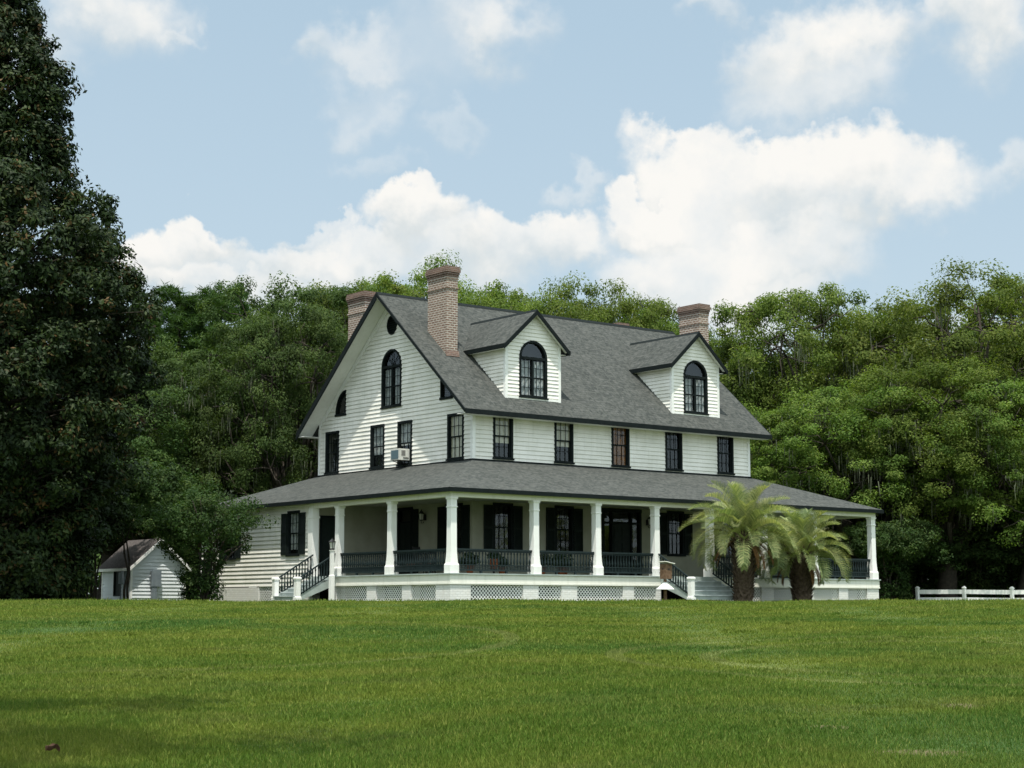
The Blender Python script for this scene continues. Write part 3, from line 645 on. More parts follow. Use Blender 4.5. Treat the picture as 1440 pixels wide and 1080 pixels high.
for xa, xb in ((x0+.004, P_-.046), (PX1+.046, x1-.004)):
    f.prism([(xa, P_-B_+.01, ME-th-.004), (xa, ym, ZR-th-.004), (xa, ym, ZR-th-.024), (xa, P_-B_+.01, ME-th-.024)], (xb-xa, 0, 0))
    f.prism([(xa, PY1+B_-.01, ME-th-.004), (xa, PY1+B_-.01, ME-th-.024), (xa, ym, ZR-th-.024), (xa, ym, ZR-th-.004)], (xb-xa, 0, 0))
f.box(x0+.01, x1-.01, P_-B_+.0, P_-.046, ME-.20, ME-.175); f.box(x0+.01, x1-.01, PY1+.046, PY1+B_-.0, ME-.20, ME-.175)
f.build('soffit', 'white_paint', house)
f = MB()                                     # frieze boards following the rake
for sg, ye in ((1, P_), (-1, PY1)):
    f.prism([(P_-.05, ye, ME+B_*KR-.14), (P_-.05, ym, ZR-th-.04), (P_-.05, ym, ZR-th-.30), (P_-.05, ye, ME+B_*KR-.40)], (.045, 0, 0))
f.build('frieze_board', 'white_paint', house)

# ---- dormers
def dormer(c, curtain):
    v0 = 4.10; hw = 1.46; he = 1.74; ze = 9.62; za = 11.20; k = (za-ze)/he; fo = .30; t_ = .08
    zb = zroof(v0)
    def span(z):
        lim = ze-.05+(he-hw)*k
        if z < lim: return (c-hw+.08, c+hw-.08)
        q = (z-lim)/k; return (c-hw+q, c+hw-q)
    mb = siding(TF(v0), zb-.05, za-.14, span, [archhole(c, .74, 7.50, 9.15, .74)], ex=.16, skip_build=True)
    d_ = mb.build('dormer', 'siding_paint', house)
    for sg in (-1, 1):                       # cheeks, cut to the roof slope
        T = (lambda s, n, z: (c-hw-n, s, z)) if sg < 0 else (lambda s, n, z: (c+hw+n, s, z))
        def sp(z): return (v0+.08, max(v0+.08, (z-ME)/KR + P_-B_))
        siding(T, zb-.02, ze+.02, sp, [], ex=.16, name='dormer_cheek', parent=d_)
    f = MB()
    for sg in (-1, 1): x = c+sg*hw; f.box(min(x-sg*.09, x+sg*.045), max(x-sg*.09, x+sg*.045), v0-.045, v0+.09, zb-.06, ze+.2)
    f.box(c-hw+.1, c+hw-.1, v0-.05, v0-.0, zb-.03, zb+.06)
    f.build('corner_board', 'white_paint', d_)
    f = MB()
    for sg in (-1, 1):
        xe = c+sg*he
        vb = lambda z: (z-ME)/KR+P_-B_
        top = [(xe, v0-fo, ze), (c, v0-fo, za), (c, vb(za)+.1, za), (xe, vb(ze)+.12, ze)]
        f.prism(top, (0, 0, -t_))
    f.build('dormer_roof', 'shingle', d_)
    f = MB(); f.prism([(c-.10, v0-fo-.01, za-.10*k+.014), (c, v0-fo-.01, za+.028), (c+.10, v0-fo-.01, za-.10*k+.014), (c, v0-fo-.01, za+.004)], (0, vb(za)-v0+fo, 0)); f.build('ridge_cap', 'trim_black', d_)
    f = MB()
    for sg in (-1, 1):
        xe = c+sg*(he+.02)
        f.prism([(c, v0-fo, za-.008), (xe, v0-fo, ze-.02*k-.008), (xe, v0-fo, ze-.24), (c, v0-fo, za-.22)], (0, -.04-.003*sg, 0))
        xa, xb = sorted((xe, xe+sg*.045)); ve = vb(ze-.1)
        f.prism([(xa, v0-fo-.045, ze-.025), (xa, ve+.1, ze-.025), (xa, ve-.08, ze-.21), (xa, v0-fo-.045, ze-.21)], (xb-xa, 0, 0))
    f.build('dormer_fascia', 'trim_black', d_)
    f = MB()
    for sg in (-1, 1):
        f.prism([(c, v0-fo+.004, za-t_-.006), (c+sg*he, v0-fo+.004, ze-t_-.006), (c+sg*he, v0-fo+.004, ze-t_-.02), (c, v0-fo+.004, za-t_-.02)], (0, fo-.05, 0))
        xa, xb = sorted((c+sg*(hw+.046), c+sg*(he-.004))); f.box(xa, xb, v0-fo+.2, vb(ze)-.15, ze-.2, ze-.18)
    f.build('dormer_soffit', 'white_paint', d_)
    arch_window(TF(v0), c, .755, 7.49, 9.15, .755, d_, curtain, fan=False)
    cb = MB(); cb.box(c-hw+.15, c+hw-.15, v0+.3, v0+.36, 7.45, 9.9); cb.build('dormer_shade_panel', 'interior_shade', d_)  # black panel put in for the shade behind the dormer window
dormer(7.20, 'curtain_white'); dormer(16.70, 'curtain_white')

# ---- chimneys
def chimney(xa, xb, ya, yb, zt):
    f = MB(); f.box(xa, xb, ya, yb, 6.6, zt-.56)
    f.box(xa-.035, xb+.035, ya-.035, yb+.035, zt-.96, zt-.90)
    f.box(xa-.02, xb+.02, ya-.02, yb+.02, zt-.555, zt-.46)
    c_ = f.build('chimney', 'chimney_brick', house)
    f = MB()
    for k_, (e, z0, z1) in enumerate(((.03, .455, .36), (.06, .355, .26), (.09, .255, .12), (.065, .115, .0))): f.box(xa-e, xb+e, ya-e, yb+e, zt-z0, zt-z1-.0)
    f.box(xa+.08, xb-.08, ya+.2, yb-.2, zt-.0+.002, zt+.03)
    f.build('chimney_cap', 'cap_brick', c_)
    f = MB(); f.prism([(xa-.06, ya-.07, zroof(ya-.07)+.015), (xb+.06, ya-.07, zroof(ya-.07)+.015), (xb+.06, ya-.002, zroof(ya)+.2), (xa-.06, ya-.002, zroof(ya)+.2)], (0, -.012, .012))
    f.build('flashing', 'cap_brick', c_)
chimney(4.26, 4.84, 6.25, 7.62, 13.12); chimney(19.15, 19.75, 6.25, 7.62, 13.12); chimney(4.26, 4.90, 12.55, 13.9, 12.95); 
chimney(19.15, 19.75, 12.0, 13.3, 12.95)

# ---- porch
def slab(poly, t_=.08): return [(a, b, c) for a, b, c in poly]
ea, eb, ec, ed = -EO, U+EO, -EO, VV+EO
f = MB(); tk = .07
f.prism([(ea, ec, EZ), (eb, ec, EZ), (PX1, P_, ZJ), (P_, P_, ZJ)], (0, 0, -tk))
f.prism([(ea, ed, EZ), (ea, ec, EZ), (P_, P_, ZJ), (P_, PY1, ZJ)], (0, 0, -tk))
f.prism([(eb, ec, EZ), (eb, ed, EZ), (PX1, PY1, ZJ), (PX1, P_, ZJ)], (0, 0, -tk))
f.prism([(eb, ed, EZ), (ea, ed, EZ), (P_, PY1, ZJ), (PX1, PY1, ZJ)], (0, 0, -tk))
f.build('porch_roof', 'shingle', house)
f = MB(); f.box(P_-.09, PX1+.09, P_-.09, P_-.037, ZJ-.05, ZJ+.03); f.box(P_-.088, P_-.037, P_-.036, PY1, ZJ-.05, ZJ+.03); f.build('flashing', 'trim_black', house)
f = MB()
f.box(ea-.045, eb+.045, ec-.045, ec-.002, EZ-.17, EZ-.012); f.box(ea-.043, ea-.002, ec, ed, EZ-.168, EZ-.014)
f.box(eb+.002, eb+.043, ec, ed, EZ-.168, EZ-.014); f.box(ea-.045, eb+.045, ed+.002, ed+.045, EZ-.17, EZ-.012)
f.build('porch_fascia', 'trim_black', house)
f = MB()                                     # ceiling (underside of the porch) as four boards meeting the walls
f.box(ea+.0, eb-.0, ec+.0, P_-.05, EZ-.145, EZ-.12); f.box(ea+.0, P_-.05, P_-.048, ed-.0, EZ-.145, EZ-.12); f.box(PX1+.05, eb-.0, P_-.048, ed, EZ-.145, EZ-.12)
f.build('porch_ceiling', 'porch_shade_paint', house)
f = MB(); bz0, bz1 = 2.83, EZ-.15
f.box(-.15, U+.15, -.15, .15, bz0, bz1); f.box(-.147, .147, .152, V3+.1, bz0, bz1); f.box(U-.147, U+.147, .152, VV, bz0, bz1)
f.build('porch_beam', 'cream_paint', house)
# columns
prof = [(.20, .0), (.20, .30), (.185, .34), (.17, .37), (.155, .55), (.143, .75), (.137, 1.0), (.131, 2.42), (.15, 2.43), (.155, 2.47), (.135, 2.49), (.135, 2.72), (.165, 2.76), (.17, 2.826)]
f = MB(); f.sq(0, 0, prof); col0 = f.build('column', 'white_paint', house)
# column mesh is centred on (0,0): shift with object location relative to the house
FX = [0, 3.95, 7.12, 10.30, 13.42, 16.65, 19.81, U]
first = True
for (x, y) in [(x, 0) for x in FX] + [(0, 3.94), (0, 7.72)] + [(U, 3.94), (U, 7.72), (U, 11.7), (U, 15.5), (U, VV)]:
    c = col0 if first else cp(col0, house)
    c.location = (x, y, 0.002); first = False
f = MB(); f.box(-.16, .16, V3-.17, V3+.16, -.02, bz0-.002); f.box(-.19, .19, V3-.20, V3+.19, 0, .33); f.box(-.19, .19, V3-.20, V3+.19, 2.42, 2.50)
f.build('pilaster', 'white_paint', house)
# deck
f = MB(); f.box(-.27, U+.27, -.27, P_-.02, -.05, 0); f.box(-.268, P_-.02, P_-.018, V3, -.05, -.001); f.box(PX1+.02, U+.27, P_-.018, VV, -.05, -.001); f.build('porch_floor', 'deck_paint', house)
f = MB(); f.box(-.22, U+.22, -.22, -.17, -.36, -.052); f.box(-.219, -.17, -.168, V3, -.36, -.052); f.box(U+.17, U+.219, -.168, VV, -.36, -.052)
f.box(-.235, U+.235, -.235, -.221, -.41, -.345); f.box(-.234, -.221, -.219, V3, -.41, -.345)
f.build('porch_skirt', 'cream_paint', house)
def pier(x0_, x1_, y0_, y1_):
    f = MB(); f.box(x0_, x1_, y0_, y1_, G-.1, -.40); f.build('foundation_pier', 'painted_brick', house)
def lattice(T, s0, s1, z0, z1):
    f = MB(T); sp_ = .15; hw = .025
    f.box(s0, s1, -.015, .012, z1-.03, z1+.02)
    for fam in (1, -1):
        n_ = .0 if fam > 0 else -.007
        c = (s0 if fam > 0 else s0 - (z1-z0)) - .02
        while c < s1 + (z1-z0):
            # line s = c + (z-z0)*(-fam) for fam=1 ; s = c + (z-z0) for fam=-1
            za, zb = z0, z1
            sa, sb = (c, c-(z1-z0)) if fam > 0 else (c, c+(z1-z0))
            def clip(sv, zv, so_, zo_):
                lim = min(max(sv, s0), s1)
                if lim == sv: return sv, zv
                t = (lim-sv)/(so_-sv); return lim, zv+(zo_-zv)*t
            if max(sa, sb) > s0+.01 and min(sa, sb) < s1-.01:
                p, q = clip(sa, za, sb, zb), clip(sb, zb, sa, za)
                f.prism([(p[0]-hw, n_, p[1]), (p[0]+hw, n_, p[1]), (q[0]+hw, n_, q[1]), (q[0]-hw, n_, q[1])], (0, .005, 0))
            c += sp_
    f.build('lattice_panel', 'white_paint', house)
f = MB(); f.box(.5, 10.1, .5, 3.5, G-.05, -.12); f.box(13.7, U-.5, .5, 3.5, G-.05, -.12); f.box(.5, 3.4, 3.51, VV-.4, G-.05, -.12); f.build('crawl_shade_box', 'interior_shade', house)  # black boxes put in for the shade behind the lattice
TFp, TGp = TF(-.12), TG(-.12)
# front face: pier ranges along x
FP = [(-.19, .75), (3.25, 4.0), (5.15, 5.95), (8.35, 8.95), (10.15, 10.42), (13.30, 13.55), (16.3, 17.05), (18.9, 19.6), (21.25, 21.85), (23.15, 23.95)]
for a, b in FP: pier(a, b, -.19, .25)
for (a0_, a1_), (b0_, b1_) in zip(FP[:-1], FP[1:]):
    if a1_ > 10 and b0_ < 13.5: continue
    lattice(TFp, a1_, b0_, G+.02, -.40)
f = MB(); f.box(1.5, 1.9, -.19, .2, G-.1, -.40)
SP = [(.27, .75), (2.35, 2.95), (4.75, 5.4), (7.65, 7.9)]
for a, b in SP: pier(-.188, .25, a, b)
for a, b in ((.75, 2.35), (2.95, 4.75), (5.4, 7.65), (12.0, 14.1)): lattice(TGp if a < 10 else TG(-.0), a, b, G+.02, -.40 if a < 10 else -.36)
pier(-.05, .3, V3-.1, 12.0); pier(-.05, .3, 14.1, 19.5)
f = MB(TG(.05)); f.box(14.35, 14.95, 0, .10, -.40, -.33); f.build('vent_hood', 'white_paint', house)
for k_ in range(5): pier(U-.2, U+.19, 3.6+k_*4-.3, 3.6+k_*4+.3)
for k_ in range(4): lattice(TR(U+.12), 3.9+k_*4, 3.6+k_*4+3.7, G+.02, -.40)

# railings
def railing(T, s0, s1):
    f = MB(T)
    f.box(s0, s1, -.05, .05, .86, .92); f.box(s0, s1, -.025, .025, .80, .858); f.box(s0, s1, -.03, .03, .09, .15); f.box(s0, s1, -.022, .022, .30, .335)
    n_ = max(2, int((s1-s0)/.15)); w = (s1-s0)/n_
    for k_ in range(n_):
        s = s0+w*(k_+.5)
        f.sq(s, 0, [(.019, .15), (.019, .30)]); f.sq(s, 0, [(.017, .335), (.026, .40), (.03, .45), (.017, .58), (.014, .7), (.022, .74), (.017, .80)])
        f.box(s+w/2-.014, s+w/2+.014, -.012, .012, .151, .299)
    for k_ in range(1, 3):
        s = s0+(s1-s0)*k_/3; f.box(s-.04, s+.04, -.04, .04, 0.001, .089)
    f.build('railing', 'rail_paint', house)
for a, b in zip(FX[:-1], FX[1:]):
    if abs(a-10.30) < .01: continue
    railing(TF(0), a+.15, b-.15)
railing(TG(0), .15, 3.79); railing(TG(0), 4.09, 7.57)
for a, b in ((0, 3.94), (3.94, 7.72), (7.72, 11.7), (11.7, 15.5), (15.5, VV)): railing(TG(U), a+.15, b-.15)

# stairs: T maps (s across, n outward, z)
def stairs(T, s0, s1, run, nst, newels=(True, True)):
    drop = -.96; rs = -drop/nst; tr = (run-.1)/(nst-1)
    f = MB(T); base = .28
    for k_ in range(nst-1):
        n0 = base+(k_)*tr; z = -rs*(k_+1)
        f.box(s0+.06, s1-.06, n0-.03+.03, n0+tr+.03, z-.04, z)
    st = f.build('steps', 'step_paint', house)
    f = MB(T)
    for k_ in range(nst): z = -rs*k_; n0 = base+k_*tr; f.box(s0+.06, s1-.06, n0-.02, n0-.002, z-rs+.001, z-.041 if k_ else z-.052)
    for s in (s0, s1-.05):
        f.prism([(s, base-.02, -.10), (s, base-.02, -.42), (s, base+run-.45, drop), (s, base+run-.1, drop), (s, base+run-.1, drop+.14)], (.05, 0, 0))
    f.build('riser', 'deck_paint', st)
    for s, nw in ((s0, newels[0]), (s1, newels[1])):
        f = MB(T); L = run; za, zb = .86, -.14
        f.prism([(s-.035, .15, za), (s+.035, .15, za), (s+.035, L, zb), (s-.035, L, zb)], (0, 0, .055))
        f.prism([(s-.025, .15, za-.72), (s+.025, .15, za-.72), (s+.025, L, zb-.66), (s-.025, L, zb-.66)], (0, 0, .05))
        n_ = 12
        for k_ in range(n_):
            n0 = .25+(L-.35)*k_/(n_-1); zt = za+(zb-za)*(n0-.15)/(L-.15)
            f.sq(s, n0, [(.017, zt-.70), (.024, zt-.52), (.028, zt-.45), (.015, zt-.3), (.015, zt-.14), (.026, zt-.1), (.016, zt)])
        f.build('handrail', 'rail_paint', house)
        if nw:
            f = MB(T); f.sq(s, L+.06, [(.13, drop), (.13, drop+.10), (.10, drop+.12), (.10, -.16), (.125, -.15), (.125, -.09), (.09, -.06), (.09, -.05)])
            f.build('newel_post', 'white_paint', house)
stairs(TF(0), 10.36, 13.38, 1.95, 5)
stairs(TG(0), 7.80, 9.50, 1.85, 6)

# ---- ground-floor walls under the porch
GFW = [(4.90, 5.94), (8.17, 9.21), (14.62, 15.66), (17.9, 18.94)]
siding(TF(P_), -.02, 3.1, lambda z: (P_+.1, PX1-.1), [hole(a+.01, b-.01, 1.03, 2.96) for a, b in GFW] + [hole(10.82, 13.03, -.02, 2.94)], name='wall', parent=house, m='porch_shade_paint', nb=.014, nt_=.006)
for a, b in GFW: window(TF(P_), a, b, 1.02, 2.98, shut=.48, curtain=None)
siding(TG(P_), -.02, 3.1, lambda z: (P_+.1, V3), [hole(4.52, 5.70, 1.01, 2.94), hole(8.06, 9.18, .03, 2.94)], name='wall', parent=house, m='porch_shade_paint', nb=.014, nt_=.006)
window(TG(P_), 4.51, 5.71, 1.0, 2.96, shut=.5)
# front door set
T = TF(P_); f = MB(T)
for s0_, s1_ in ((10.80, 10.92), (12.95, 13.07), (11.34, 11.42), (12.45, 12.53)): f.box(s0_, s1_, -.1, .06, 0.001, 2.9)
f.box(10.79, 13.08, -.1, .07, 2.82, 2.97); f.box(10.92, 12.95, -.09, .05, 2.32, 2.40)
f.build('door_frame', 'trim_black', house)
f = MB(T); f.box(11.42, 12.45, -.06, -.01, .01, 2.32)
for z0_, z1_ in ((.18, .75), (.88, 1.5), (1.6, 2.2)):
    for s0_, s1_ in ((11.52, 11.90), (11.97, 12.35)): f.box(s0_, s1_, -.009, .012, z0_, z1_)
dr = f.build('door', 'shutter_paint', house)
f = MB(T); f.lathe(0, 0, [(.001, 0)]) if False else f.box(12.36, 12.41, -.008, .05, 1.0, 1.09); f.build('handle', 'iron_black', dr)
f = MB(T); f.poly([(10.92, -.04, .02), (11.34, -.04, .02), (11.34, -.04, 2.3), (10.92, -.04, 2.3)]); f.poly([(12.53, -.04, .02), (12.95, -.04, .02), (12.95, -.04, 2.3), (12.53, -.04, 2.3)])
f.poly([(10.92, -.04, 2.4), (12.95, -.04, 2.4), (12.95, -.04, 2.82), (10.92, -.04, 2.82)]); f.build('side_light', 'window_glass', house)
# side door
T = TG(P_); f = MB(T); f.box(8.05, 8.17, -.1, .06, 0, 2.95); f.box(9.07, 9.19, -.1, .06, 0, 2.95); f.box(8.17, 9.07, -.1, .058, 2.84, 2.95); f.box(8.17, 9.07, -.08, .03, 2.3, 2.36); f.build('door_frame', 'trim_black', house)
f = MB(T); f.box(8.17, 9.07, -.06, -.01, .01, 2.3)
for z0_, z1_ in ((.2, .9), (1.05, 2.1)): f.box(8.27, 8.58, -.009, .01, z0_, z1_); f.box(8.66, 8.97, -.009, .01, z0_, z1_)
dr = f.build('door', 'shutter_paint', house); f = MB(T); f.box(8.2, 8.25, -.008, .05, 1.0, 1.09); f.build('handle', 'iron_black', dr)
f = MB(T); f.poly([(8.17, -.04, 2.36), (9.07, -.04, 2.36), (9.07, -.04, 2.84), (8.17, -.04, 2.84)]); f.build('side_light', 'window_glass', house)
for q0, q1 in ((7.62, 8.03), (9.21, 9.6)):
    sh = MB(T); sh.box(q0, q1, .03, .06, .15, 2.85)
    for z in np.arange(.25, 2.75, .06): sh.poly([(q0+.04, .062, z+.04), (q1-.04, .062, z+.04), (q1-.04, .085, z), (q0+.04, .085, z)])
    sh.build('shutter', 'shutter_paint', house)
siding(TF(V3), -.02, 3.05, lambda z: (.0, P_), [hole(.34, 1.30, -.02, 2.50)], name='wall', parent=house, m='porch_shade_paint', nb=.014, nt_=.006)
T = TF(V3); f = MB(T); f.box(.30, .38, -.1, .05, 0.001, 2.55); f.box(1.26, 1.34, -.1, .05, 0.001, 2.55); f.box(.38, 1.26, -.1, .048, 2.46, 2.55); f.build('door_frame', 'trim_black', house)
f = MB(T); f.box(.38, 1.26, -.07, -.02, .01, 2.46); f.box(.48, 1.16, -.019, .0, .2, 1.0); f.box(.48, 1.16, -.019, .0, 1.15, 2.3); dr = f.build('door', 'shutter_paint', house)
f = MB(T); f.box(1.17, 1.21, -.018, .04, 1.0, 1.08); f.build('handle', 'iron_black', dr)
# wing
siding(TG(0), -.36, 2.96, lambda z: (V3+.16, VV-.1), [hole(10.78, 11.78, .93, 2.78), hole(16.2, 17.2, .88, 2.72)], name='wall', parent=house)
window(TG(0), 10.77, 11.79, .92, 2.80, shut=.46, curtain='curtain_white', cz=.1)
window(TG(0), 16.19, 17.21, .87, 2.74, shut=.46)
siding(TB(VV), -.36, 2.96, lambda z: (0.1, U-4), [], name='wall', parent=house)
f = MB(); f.box(-.05, .1, VV-.11, VV+.04, -.36, 2.99); f.box(-.04, .02, V3+.16, VV-.11, 2.962, 3.02); f.build('corner_board', 'white_paint', house)
siding(TR(PX1), -.02, 3.1, lambda z: (P_, VV), [], name='wall', parent=house, m='cream_paint')

# ------------------------------------------------------------------ things on and around the house
# air conditioner
ac = empty('air_conditioner', (3.55, 8.62, 4.92), 'beige window air conditioner sticking out of the gable wall above the porch roof', 'air conditioner')
f = MB(); f.box(3.30, 3.83, 8.30, 8.95, 4.95, 5.42); f.box(3.32, 3.83, 8.33, 8.92, 5.421, 5.435); f.build('casing', 'ac_beige', ac)
f = MB(); f.box(3.285, 3.298, 8.36, 8.89, 5.0, 5.37); f.build('grille', 'ac_coil', ac)
f = MB()
for k_ in range(6): f.box(3.42+k_*.035, 3.435+k_*.035, 8.288, 8.298, 5.12, 5.36)
f.box(3.5, 3.78, 8.285, 8.297, 5.02, 5.06); f.build('vent_slot', 'iron_black', ac)
f = MB(); f.tube([(3.35, 8.4, 4.94), (3.86, 8.4, 4.78)], .018, 5); f.tube([(3.35, 8.85, 4.94), (3.86, 8.85, 4.78)], .018, 5); f.build('bracket', 'iron_black', ac)
# wall lanterns
def lantern(x, y, z, nx, ny, label):
    t = empty('wall_lantern', (x, y, z), label, 'lantern', 'carriage lanterns on the porch wall')
    f = MB(); cx_, cy_ = x+nx*.22, y+ny*.22
    f.tube([(x+nx*.02, y+ny*.02, z+.0), (x+nx*.1, y+ny*.1, z-.22), (cx_, cy_, z-.24), (cx_, cy_, z-.14)], .018, 5)
    f.tube([(x+nx*.02, y+ny*.02, z+.05), (cx_, cy_, z+.33), (cx_, cy_, z+.30)], .014, 5)
    f.sq(x+nx*.03, y+ny*.03, [(.05, z-.12), (.05, z+.12)]); f.build('bracket', 'iron_black', t)
    f = MB(); f.lathe(cx_, cy_, [(.05, z-.15), (.09, z-.12), (.10, z-.10)], 6)
    for k_ in range(6):
        a = math.pi/3*k_; f.tube([(cx_+.095*math.cos(a), cy_+.095*math.sin(a), z-.10), (cx_+.125*math.cos(a), cy_+.125*math.sin(a), z+.14)], .010, 4)
    f.lathe(cx_, cy_, [(.15, z+.14), (.15, z+.155), (.06, z+.25), (.02, z+.29), (.02, z+.33)], 6); f.build('lantern_cage', 'iron_black', t)
    f = MB(); f.lathe(cx_, cy_, [(.085, z-.098), (.11, z+.138)], 6); f.build('lantern_glass', 'lamp_glass', t)
lantern(3.86, 7.13, 2.47, -1, 0, 'black iron carriage lantern on the side porch wall beside the shuttered side door')
lantern(13.42, 3.86, 2.42, 0, -1, 'black iron carriage lantern on the front porch wall right of the front door')
# lamp post by the side steps
lp = empty('lamp_post', (-.58, 7.35, -.96), 'white square lamp post with black iron lantern beside the left steps', 'lamp post')
f = MB(); f.sq(-.58, 7.35, [(.085, -1.0), (.085, .0), (.065, .04), (.065, .98), (.085, 1.0), (.085, 1.03)]); f.build('post', 'white_paint', lp)
f = MB(); f.lathe(-.58, 7.35, [(.05, 1.032), (.11, 1.07), (.11, 1.09)], 6)
for k_ in range(6):
    a = math.pi/3*k_; f.tube([(-.58+.10*math.cos(a), 7.35+.10*math.sin(a), 1.09), (-.58+.14*math.cos(a), 7.35+.14*math.sin(a), 1.34)], .012, 4)
f.lathe(-.58, 7.35, [(.17, 1.34), (.17, 1.355), (.07, 1.44), (.02, 1.48), (.02, 1.53)], 6); f.build('lantern', 'iron_black', lp)
f = MB(); f.lathe(-.58, 7.35, [(.09, 1.092), (.125, 1.338)], 6); f.build('lantern_glass', 'lamp_glass', lp)
# birdhouse on a pole with a white cone baffle
bx, by = 8.62, -2.35
bh = empty('birdhouse', (bx, by, -.96), 'brown wooden birdhouse with pale slanting roof and white cone baffle on its pole', 'birdhouse')
f = MB(); f.sq(bx, by, [(.045, -1.0), (.045, -.17)]); f.build('pole', 'wood_weathered', bh)
f = MB(); f.box(bx-.12, bx+.22, by-.16, by+.16, -.16, .42); b_ = f.build('nest_box', 'wood_weathered', bh)
f = MB(); f.box(bx-.121-.004, bx-.12-.001, by-.03, by+.03, .2, .27); f.box(bx+.02, bx+.09, by-.166, by-.161, .18, .25); f.build('entrance_hole', 'iron_black', b_)
f = MB(); f.prism([(bx-.18, by-.24, .50), (bx+.32, by-.24, .42), (bx+.32, by+.22, .42), (bx-.18, by+.22, .50)], (0, 0, .03)); f.build('roof', 'cream_paint', bh)
f = MB(); f.lathe(bx, by, [(.36, -.56), (.35, -.55), (.06, -.30), (.05, -.28)], 14); f.build('baffle', 'white_paint', bh)

# porch furniture and pots
def settee(x, y, rot, label):
    t = empty('porch_bench', (x, y, 0), label, 'bench'); t.rotation_euler = (0, 0, rot)
    def B(name, m, boxes):
        f = MB()
        for b in boxes: f.box(*b)
        o = f.build(name, m, None); o.parent = t; return o
    B('seat', 'wood_weathered', [(-.75, .75, -.25, .25, .40, .44)]); B('cushion', 'cushion', [(-.72, .72, -.23, .18, .442, .53)])
    B('backrest', 'iron_black', [(-.75, .75, .22, .26, .9, .97), (-.75, .75, .22, .26, .5, .55)] + [(-.7+.14*k_, -.67+.14*k_, .23, .25, .55, .9) for k_ in range(11)])
    for sx in (-.72, .68):
        for sy in (-.24, .22): B('leg', 'iron_black', [(sx, sx+.04, sy, sy+.04, .003, .398 if sy < 0 else .96)])
settee(2.9, 6.1, -math.pi/2, 'dark slatted bench with reddish cushion on the side porch')
def rocker(x, y, rot, label):
    t = empty('rocking_chair', (x, y, 0), label, 'chair', 'dark rocking chairs on the porch'); t.rotation_euler = (0, 0, rot)
    def add(name, f, m='iron_black'): o = f.build(name, m, None); o.parent = t
    f = MB(); f.box(-.27, .27, -.27, .25, .40, .44); add('seat', f)
    f = MB(); f.prism([(-.27, .22, .44), (-.22, .22, .44), (-.22, .40, 1.15), (-.27, .40, 1.15)], (0, .03, 0)); f.prism([(.22, .22, .44), (.27, .22, .44), (.27, .40, 1.15), (.22, .40, 1.15)], (0, .03, 0))
    f.box(-.22, .22, .38, .42, 1.02, 1.12)
    for k_ in range(5): x_ = -.16+.08*k_; f.prism([(x_-.012, .235, .46), (x_+.012, .235, .46), (x_+.012, .385, 1.03), (x_-.012, .385, 1.03)], (0, .015, 0))
    add('backrest', f)
    for sx in (-.28, .24):
        f = MB(); f.tube([(sx+.02, -.45, .08), (sx+.02, -.2, .025), (sx+.02, .1, .02), (sx+.02, .45, .09)], .02, 5); add('rocker', f)
        f = MB(); f.box(sx-.01, sx+.05, -.3, .3, .64, .67); add('armrest', f)
        for sy in (-.24, .2): f = MB(); f.box(sx, sx+.04, sy, sy+.04, .04, .66 if sy < 0 else .66); add('leg', f)
rocker(1.9, 4.4, 0.4, 'dark rocking chair near the porch corner behind the side railing')
rocker(17.0, 2.2, .3, 'dark rocking chair on the front porch behind the palms')
rngp = np.random.default_rng(5)
def pot(x, y, r, h, hp, spread, label, stand=0.):
    t = empty('potted_plant', (x, y, 0), label, 'potted plant', 'potted plants on the front porch')
    f = MB(); f.lathe(x, y, [(r*.65, stand+.002), (r, stand+h), (r*1.08, stand+h), (r*1.08, stand+h+.04), (r*.9, stand+h+.04)], 12); f.build('pot', 'terracotta', t)
    if stand:
        f = MB(); f.lathe(x, y, [(r*.9, .002), (r*.2, .05), (r*.2, stand-.05), (r*.9, stand)], 8); f.build('plant_stand', 'iron_black', t)
    n_ = 420; d_ = unit(rngp.normal(0, 1, (n_, 3))); d_[:, 2] = abs(d_[:, 2])*.9
    c = np.array([0, 0, stand+h+.1])+d_*rngp.random((n_, 1))**.5*np.array([spread, spread, hp])
    V = leafquads(c, unit(d_+rngp.normal(0, .6, (n_, 3))), .16, .07, rngp)
    quick_mesh('foliage', V, 4, 'pot_plant_leaf', rngp.random(n_), t)
def leafquads(Pn, Nn, L, Wd, rng, taper=True):
    n_ = len(Pn); t = unit(np.cross(Nn, rng.normal(0, 1, (n_, 3)))); b = np.cross(Nn, t)
    s = rng.uniform(.7, 1.3, (n_, 1)); V = np.zeros((n_, 4, 3))
    V[:, 0] = Pn - t*L*.5*s; V[:, 1] = Pn + b*Wd*.5*s - t*L*.05*s; V[:, 2] = Pn + t*L*.5*s; V[:, 3] = Pn - b*Wd*.5*s - t*L*.05*s
    return V.reshape(-1, 3)
pot(1.75, 1.2, .17, .3, .5, .42, 'leafy fern in a pot behind the railing, first bay right of the corner column')
pot(2.75, 1.0, .20, .34, .3, .26, 'orange clay pot with small plant near the middle of the first front railing', stand=.2)
pot(3.45, 1.4, .15, .26, .35, .3, 'small reddish pot and plant beside the second front column')
pot(5.2, 1.1, .2, .3, .55, .5, 'bushy potted plant in the second front bay below the window')
pot(6.05, .9, .18, .3, .65, .55, 'tall bushy potted plant rising above the second front railing')
pot(6.55, 1.3, .16, .28, .3, .3, 'low orange clay pot left of the third front column')
pot(8.35, 1.2, .17, .28, .28, .25, 'clay pot with seedling in the bay left of the front steps')
pot(9.75, 2.9, .2, .35, .6, .4, 'potted fern standing left of the front door')

